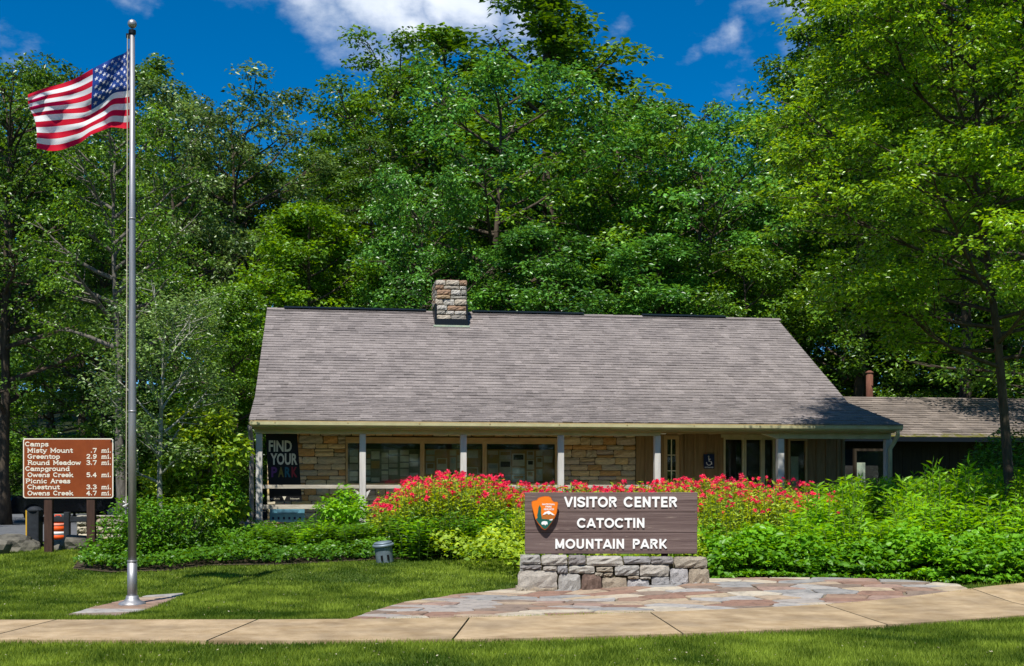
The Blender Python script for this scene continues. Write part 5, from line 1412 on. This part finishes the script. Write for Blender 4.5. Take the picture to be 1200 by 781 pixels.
for i in range(26):
    Y = rt.uniform(45, 60); px = -60+i*52+rt.uniform(-15, 15)
    if 20 < px < 70 : Y = 60
    T('under', px, Y, 455-rt.uniform(0, 90) if px > 240 else 520-rt.uniform(0, 70), rt.choice(['leaf_dark', 'leaf_mid', 'leaf_shrub']), (lambda w_: w_)(('leafy understorey tree at the forest edge '+where(px))), rt.uniform(0, 6), rt.uniform(1.1, 1.5), group='understorey trees '+where(px))
# trees across the road, behind the camera (seen mirrored in the windows)
for i, (x, y) in enumerate([(-30, -16), (-22, -20), (-14, -16), (-6, -21), (2, -17), (10, -21), (18, -16), (26, -20), (34, -17), (-38, -20)]):
    tree(['maple_a', 'oak_c', 'maple_a'][i % 3], x, y, 15+(i*7 % 5), 'leaf_mid', 'bark', 'tree across the road facing the building', 'trees across the road', rz=i)

for i in range(22):  # bush row added behind the camera to close pale gaps in window reflections
    tree('under', -44+i*4.2, -13-(i*5 % 4), 6.5, 'leaf_mid', 'bark', 'leafy bush added out of view to darken the window reflections', 'bushes added for window reflections', rz=i, wide=1.25)

# the bright tree overhanging from the right
TREES['overhang'] = make_tree(31, 17.5, 5.0, .27, 'round', 60, 13, 125, .128, .64, .36, .13, .35, .0, lean=(-.06, -.03))
tree('overhang', 10.45, 24.8, 15.2, 'leaf_bright', 'bark', 'big bright green tree overhanging the right end of the roof and low wing', rz=0, wide=1.06)
TREES['overhang2'] = make_tree(33, 16, 6.0, .16, 'round', 36, 9, 80, .15, .85, .4, .24, .45, .03)
T('tulip', 1010, 46, -60, 'leaf_mid', 'tall green tree rising behind the wing beside the bright tree', 2.2, .95)
T('oak_b', 1130, 44, -70, 'leaf_mid', 'tall shaded tree behind the trunk of the bright tree', 4.2, 1.0)
tree('overhang2', 19.8, 37.5, 21, 'leaf_mid', 'bark', 'darker green tree at the right edge beyond the bright one', rz=2.0)
# small crab apple with pale bare branches, right of the flagpole
TREES['crab'] = make_tree(41, 5.9, 2.5, .28, 'vase', 19, 8, 40, .11, .42, .6, .085, 1.15, .05, lean=(.0, 0))
tree('crab', (190-600)/FPX*25.6, 25.6, EYE+(570-305)/FPX*25.6, 'leaf_grey', 'bark_pale', 'small open tree with pale bare branches right of the flagpole', rz=1.0)
# big grey trunk behind the mileage sign
TREES['greyoak'] = make_tree(43, 20, 5.4, .42, 'round', 26, 7, 60, .22, .86, .42, .34, .6)
tree('greyoak', (146-600)/FPX*36, 36, EYE+(570-95)/FPX*36, 'leaf_mid', 'bark_grey', 'tree with a thick grey trunk just left of the flagpole', rz=1.0, wide=.8)
tree('greyoak', -22.5, 33, 15, 'leaf_dark', 'bark', 'dark shade tree over the road beyond the left edge', rz=3.0, wide=1.1)
tree('greyoak', -17.6, 41, 16.6, 'leaf_dark', 'bark', 'dark tree beside the road at the far left', rz=4.5, wide=.9)

# ---- shrubs and herbaceous plants
def make_shrub(seed, H, Rr, n=900, leaf=.10, lumps=14, stems=8, aspect=.5, low=.12, up=.9):
    rng = np.random.default_rng(seed); rnd = random.Random(seed); mb = MB(); cs = []
    for i in range(lumps):
        a = i*2.4+rnd.uniform(-.4, .4); r_ = Rr*math.sqrt((i+.5)/lumps)*.80; z = H*(1-.55*(r_/Rr)**2)*rnd.uniform(.62, .92)
        cs.append((r_*math.cos(a), r_*math.sin(a), z)); mb.tube([(0, 0, 0), (cs[-1][0]*.4, cs[-1][1]*.4, z*.5), cs[-1]], [.018, .012, .004], 4, cap=False)
        cs.append((cs[-1][0]*.9, cs[-1][1]*.9, z*rnd.uniform(.25, .55)))
    Ps = []; Ts = []; Os = []
    for c in cs:
        k = int(n/len(cs)*rnd.uniform(.6, 1.4)); g_ = rng.normal(0, 1, (k, 3)); g_ /= np.linalg.norm(g_, axis=1, keepdims=True)
        rc = Rr*.34*rnd.uniform(.7, 1.3); P = g_*rng.uniform(.3, 1, (k, 1))**.5*np.array([rc, rc, rc*.8])+np.array(c); P[:, 2] = np.maximum(P[:, 2], rng.uniform(.0, low, k))
        Ps.append(P); Os.append(g_*.8); Ts.append(np.clip(rng.uniform(.25, .7)+rng.normal(0, .18, k), 0, 1))
    V, Fc, TT = leaves_from(np.concatenate(Ps), np.concatenate(Os), rng, leaf, np.concatenate(Ts), aspect=aspect, up=up)
    sm = mesh('stems', mb.v, mb.f); sm.materials.append(None); lm = np_mesh('foliage', V, Fc, TT); lm.materials.append(None); return sm, lm, H
def make_herb(seed, H, n_st=9, leaf=.11, pairs=9, spreadr=.20, aspect=.32, splay=.16, dense=1):
    """upright leafy stems with pairs of leaves; returns stem mesh, leaf mesh, stem tips"""
    rng = np.random.default_rng(seed); rnd = random.Random(seed); mb = MB(); Ps = []; Os = []; Ts = []; tips = []
    for i in range(n_st):
        a = rnd.uniform(0, 6.28); r_ = spreadr*math.sqrt(rnd.random()); b = Vector((r_*math.cos(a), r_*math.sin(a), 0)); h = H*rnd.uniform(.72, 1.0)
        tip = b+Vector((math.cos(a)*splay*rnd.uniform(.3, 1.2), math.sin(a)*splay*rnd.uniform(.3, 1.2), h)); mid = b.lerp(tip, .5)-Vector((math.cos(a), math.sin(a), 0))*.02
        mb.tube([b, mid, tip], [.006, .005, .003], 4, cap=False); tips.append(tip); ct = rnd.uniform(.3, .7)
        for k in range(pairs*dense):
            f = .10+.90*(k+rnd.random()*.6)/(pairs*dense); p = (b.lerp(mid, f*2) if f < .5 else mid.lerp(tip, f*2-1)); aa = k*1.57+rnd.uniform(-.3, .3)
            for s in (0, math.pi):
                Ps.append((p.x, p.y, p.z)); Os.append((math.cos(aa+s)*2.5, math.sin(aa+s)*2.5, .6+f)); Ts.append(min(1, max(0, ct+.22*(f-.5)+rnd.gauss(0, .12))))
    V, Fc, TT = leaves_from(np.array(Ps), np.array(Os), rng, leaf, np.array(Ts), aspect=aspect, spread=.6)
    sm = mesh('stems', mb.v, mb.f); sm.materials.append(None); lm = np_mesh('foliage', V, Fc, TT); lm.materials.append(None); return sm, lm, H, tips
def flower_mesh(seed, r=.068, n=34):
    rnd = random.Random(seed); vs = []; fs = []; t = []
    for i in range(n):
        a = rnd.uniform(0, 6.28); e = rnd.uniform(-.5, 1.2); d = Vector((math.cos(a)*math.cos(e), math.sin(a)*math.cos(e), math.sin(e))); L_ = r*rnd.uniform(.7, 1.2)
        s = d.cross(Vector((rnd.uniform(-1, 1), rnd.uniform(-1, 1), rnd.uniform(-1, 1)))).normalized()*r*.17; k = len(vs)
        tipp = d*L_+Vector((0, 0, -r*.25)); vs += [d*r*.15-s*.6, d*r*.15+s*.6, d*L_*.65+s, tipp, d*L_*.65-s]; c = rnd.random()
        fs += [(k, k+1, k+2), (k, k+2, k+4), (k+4, k+2, k+3)]; t += [c]*3
    me = np_mesh('flower_head', np.array([tuple(v) for v in vs]), np.array(fs), np.array(t)); me.materials.append(M['red']); return me

HERBS = [make_herb(50+i, 1.0, 12, .085, 12, .22, .36, .10, 1) for i in range(5)]
TALL = [make_herb(60+i, 1.0, 9, .13, 12, .16, .28, .10, 1) for i in range(4)]
SHR = [make_shrub(70+i, 1.0, .75, 1500, .085, 14) for i in range(3)]
FL = [flower_mesh(80+i) for i in range(5)]
def plant(kind, x, y, h, leafm, name, label, cat, group=None, rz=0, w=1.0, dz=0, scale_ref=1.0):
    sm, lm = kind[0], kind[1]; s = h/kind[2]; t = empty(name, (x, y, g(x, y)+dz), rz); t.scale = (w, w, s)
    link('stems', sm, M['stem'], t, objmat=True); link('foliage', lm, M[leafm], t, objmat=True); tag(t, label, cat, group); return t

rp_ = random.Random(91)
# red bee balm from the left hump to the right post
nb = 0
for i in range(1500):
    if nb >= 298: break
    px = rp_.uniform(445, 968) if i % 3 else rp_.uniform(450, 640); Y = rp_.uniform(22.0, 27.2)
    x = (px-600)/FPX*Y
    top = np.interp(px, [445, 480, 530, 590, 640, 760, 850, 900, 968], [588, 564, 552, 562, 568, 565, 560, 560, 569])
    zt = EYE+(570-top)/FPX*25.5
    edge = min(1, (px-430)/60)
    h = (zt-g(x, Y))*rp_.uniform(.86, 1.04)*(1 if Y > 24 else .62+.38*(Y-22)/2)
    if px < 615 and Y < 23.7: continue
    if px > 820 and Y < 22.6: continue
    if h < .3: continue
    bz = ('red flowering bee balm plant in the mound left of the main sign', 'bee balm left of the sign') if px < 615 else (('red flowering bee balm plant right behind the main sign', 'bee balm behind the sign') if px < 820 else ('red flowering bee balm plant between the main sign and the right porch post', 'bee balm right of the sign'))
    k = rp_.randrange(5); t = plant(HERBS[k], x, Y, h, 'leaf_balm', 'bee_balm', bz[0], 'plant', bz[1], rp_.uniform(0, 6), rp_.uniform(1.0, 1.35)); nb += 1
    tips = HERBS[k][3]; nfl = 6 if Y > 24.4 else (4 if Y > 23 else (1 if rp_.random() < .35 else 0))
    for tp in rp_.sample(tips, nfl):
        s = rp_.uniform(.5, 1.25); f = link('flower_head', rp_.choice(FL), None, t, (tp.x, tp.y, tp.z+.01), (rp_.uniform(-.4, .4), rp_.uniform(-.4, .4), rp_.uniform(0, 6)), (s/t.scale.x, s/t.scale.y, s/t.scale.z))
# tall fresh green perennials filling the right
for i in range(185):
    px = rp_.uniform(850, 1330); Y = rp_.uniform(20.6, 27.5)
    x = (px-600)/FPX*Y
    if px < 960 and Y > 22.6: continue
    top = np.interp(px, [850, 960, 1000, 1060, 1100, 1200, 1330], [600, 572, 556, 558, 545, 549, 548])+rp_.uniform(-6, 14)
    h = (EYE+(570-top)/FPX*24.5-g(x, Y))*(1 if Y > 22.8 else .50+.5*(Y-20.6)/2.2)
    if h < .3: continue
    plant(TALL[rp_.randrange(4)], x, Y, h, 'leaf_fresh', 'tall_perennial', 'tall fresh green leafy perennial in the right part of the bed', 'plant', 'tall green perennials on the right', rp_.uniform(0, 6), rp_.uniform(1.2, 1.6))
for px, top, lab in ((1098, 531, 'tallest leafy spire of the bed, left one before the low wing'), (1131, 533, 'second tall leafy spire right of the first before the low wing'), (1052, 550, 'leafy spire in front of the right porch post')):
    Y = 23.2; x = (px-600)/FPX*Y; plant(make_herb(900+px, 1.0, 3, .17, 13, .06, .28, .06), x, Y, EYE+(570-top)/FPX*Y-g(x, Y), 'leaf_fresh', 'tall_perennial', lab, 'plant', None, 1, 1.2)
# grassy low perennials in front of the balm
for i in range(120):
    px = rp_.uniform(300, 620); Y = rp_.uniform(22.8, 25.0); x = (px-600)/FPX*Y
    if px < 450: Y += 1.2; x = (px-600)/FPX*Y
    h = rp_.uniform(.32, .62) if px < 450 else rp_.uniform(.6, .95)
    plant(TALL[rp_.randrange(4)], x, Y, h, 'leaf_shrub' if rp_.random() < .6 else 'leaf_fresh', 'low_perennial', 'low dark green leafy plant along the front edge of the bed', 'plant', 'low plants at the lawn edge', rp_.uniform(0, 6), rp_.uniform(1.1, 1.5))
# single shrubs
def shrub(px, Y, top, wid, leafm, label, kind=0, leaf=None, seed=0):
    x = (px-600)/FPX*Y; h = EYE+(570-top)/FPX*Y-g(x, Y); n = int(1600*max(.6, wid*h)); k = make_shrub(300+seed, 1.0, .75, min(n, 6500), leaf or .09, 20)
    # leaf size must not stretch with the shrub, so build it at its real size
    k = make_shrub(300+seed, h, wid/2, min(n, 7500), leaf or .09, 22)
    t = empty('rhododendron' if 'rhodo' in leafm else 'shrub', (x, Y, g(x, Y)-.02), seed); link('stems', k[0], M['bark_grey'], t, objmat=True); link('foliage', k[1], M[leafm], t, objmat=True); tag(t, label, 'shrub')
shrub(118, 22.9, 634, 1.0, 'leaf_shrub', 'low dark leafy shrub at the left end of the bed', seed=1)
shrub(166, 23.3, 578, 1.6, 'leaf_shrub', 'dark green rounded shrub just right of the flagpole', seed=2)
shrub(216, 23.6, 582, 1.5, 'leaf_shrub', 'dark green shrub second from the left end of the bed', seed=3)
shrub(238, 26.2, 450, 2.05, 'leaf_rhodo', 'tall yellow green rhododendron at the corner of the porch', leaf=.15, seed=5)
shrub(208, 26.9, 515, 1.7, 'leaf_rhodo', 'lower yellow green rhododendron behind the pale branched tree', leaf=.14, seed=6)
shrub(262, 25.8, 540, .8, 'leaf_shrub', 'thin green shrub beside the left downspout', leaf=.1, seed=7)
shrub(402, 26.2, 568, 1.25, 'leaf_fresh', 'bright green bushy plant rising above the porch rail left of the red flowers', leaf=.11, seed=8)
shrub(438, 26.0, 600, .9, 'leaf_grey', 'pale leafy plant between the bright bush and the red flowers', leaf=.08, seed=9)
shrub(268, 24.6, 625, 1.4, 'leaf_cover', 'low bright green mound below the downspout', leaf=.08, seed=10)
shrub(240, 24.4, 640, 1.3, 'leaf_cover', 'lowest yellowish mound at the lawn edge', leaf=.07, seed=11)
shrub(346, 26.4, 612, 1.0, 'leaf_shrub', 'small dark bush under the deck edge', leaf=.08, seed=12)
shrub(800, 27.3, 556, .8, 'leaf_grey', 'pale leafy seed stalks by the white post among the red flowers', leaf=.07, seed=13)
shrub(735, 27.3, 563, .7, 'leaf_grey', 'pale leafy plant behind the sign among the red flowers', leaf=.07, seed=14)
shrub(1195, 30, 480, 2.6, 'leaf_mid', 'shaded bush at the right edge below the low wing eave', leaf=.12, seed=15)

# ivy-like ground cover on the right front and dense low leaves through the bed
def cover(name, regions, leafm, label, cat, seed):
    rng = np.random.default_rng(seed); Vs = []; Fs = []; Ts = []; b = 0
    for poly, n, h0, h1, leaf in regions:
        P2 = np.array(poly); lo, hi = P2.min(0), P2.max(0); P = rng.uniform(lo, hi, (n*3, 2)); P = P[pip(P, poly)][:n]
        z = np.array([g(x, y) for x, y in P]); lump = np.array([mnoise.noise(Vector((x*1.7, y*1.7, 5))) for x, y in P])
        hh = (h0+(h1-h0)*np.clip(.5+lump, 0, 1))*rng.uniform(.25, 1, len(P))**.6
        Q = np.stack([P[:, 0], P[:, 1], z+hh], 1); O = np.repeat([[0, -.5, .2]], len(P), 0)
        V, Fc, TT = leaves_from(Q, O, rng, leaf, np.clip(.45+.5*lump+rng.normal(0, .16, len(P)), 0, 1), aspect=.7)
        Vs.append(V); Fs.append(Fc+b); Ts.append(TT); b += len(V)
    o = link(name, np_mesh(name, np.concatenate(Vs), np.concatenate(Fs), np.concatenate(Ts)), M[leafm]); tag(o, label, cat, kind='stuff')
rb = [(p.x, p.y) for p in bed if p.x > 2.9]
front_strip = [(x, y-.06) for x, y in rb] + [(x+.2, y+1.9) for x, y in reversed(rb)]
back_zone = [(x-.2, y+1.2) for x, y in rb] + [(13, 27.5), (3.2, 27.5)]
lb = [(p.x, p.y) for p in bed if p.x < .2]
lfront = [(x, y+.06) for x, y in lb] + [(x, y+2.0) for x, y in reversed(lb)]
lback = [(x, y+1.5) for x, y in lb] + [(.2, 27.8), (-6, 27.8), (-8.3, 27)]
mid = [(-1.5, 22.5), (.5, 19.6), (3.2, 19.8), (4, 26.5), (-2.5, 26.5)]
cover('ivy_ground_cover', [([(x, y-.14) for x, y in rb]+[(x, y+.35) for x, y in reversed(rb)], 5000, .02, .22, .09), (front_strip, 20000, .18, .80, .115), (back_zone, 9000, .3, .9, .12)], 'leaf_cover', 'dense broad leaved green ground cover at the right front of the bed', 'ground cover', 5)
cover('leafy_ground_cover', [([(-2.4, 23.45), (.05, 23.25), (.05, 24.6), (-2.4, 25.0)], 6500, .2, .75, .10), ([(.1, 23.1), (.5, 20.3), (1.4, 20.3), (1.2, 23.2)], 2500, .2, .7, .10), (lfront, 13000, .10, .34, .085), (lback, 9000, .15, .5, .10)], 'leaf_shrub', 'low green leafy ground cover along the left front of the bed', 'ground cover', 6)
cover('balm_undergrowth', [(mid, 11000, .3, .85, .10)], 'leaf_balm', 'yellow green leafy undergrowth below the red flowers', 'ground cover', 7)
print('objects', len(bpy.data.objects), 'tris', sum(len(m.polygons) for m in bpy.data.meshes))

def litter():
    rng = random.Random(8); V = []; Fc = []; T_ = []
    zones = [(-6, 7, 10.8, 12.6, 260), (-9, .5, 15, 24, 420)]
    for x0, x1, y0, y1, n in zones:
        for _ in range(n):
            x, y = rng.uniform(x0, x1), rng.uniform(y0, y1)
            if pip(np.array([(x, y)]), bed_poly)[0] or pip(np.array([(x, y)]), patio_poly)[0] or y < 12.6 and y > wf(x) - .1: continue
            z = g(x, y)+rng.uniform(.03, .05); r_ = rng.uniform(.006, .016); a = rng.uniform(0, 6); k = len(V)
            for j in range(4): V.append((x+r_*math.cos(a+j*1.57)*(1 if j % 2 else .6), y+r_*math.sin(a+j*1.57), z+rng.uniform(-.006, .008)))
            Fc += [(k, k+1, k+2), (k, k+2, k+3)]; c = rng.random(); T_ += [c, c]
    o = link('fallen_bits', np_mesh('fallen_bits', np.array(V), np.array(Fc), np.array(T_)), leaf_mat('dry_bits', (.16, .10, .035), (.55, .52, .36), .2, .8))
    tag(o, 'dry leaf bits and clover heads scattered over the lawn', 'leaf litter', kind='stuff')
litter()
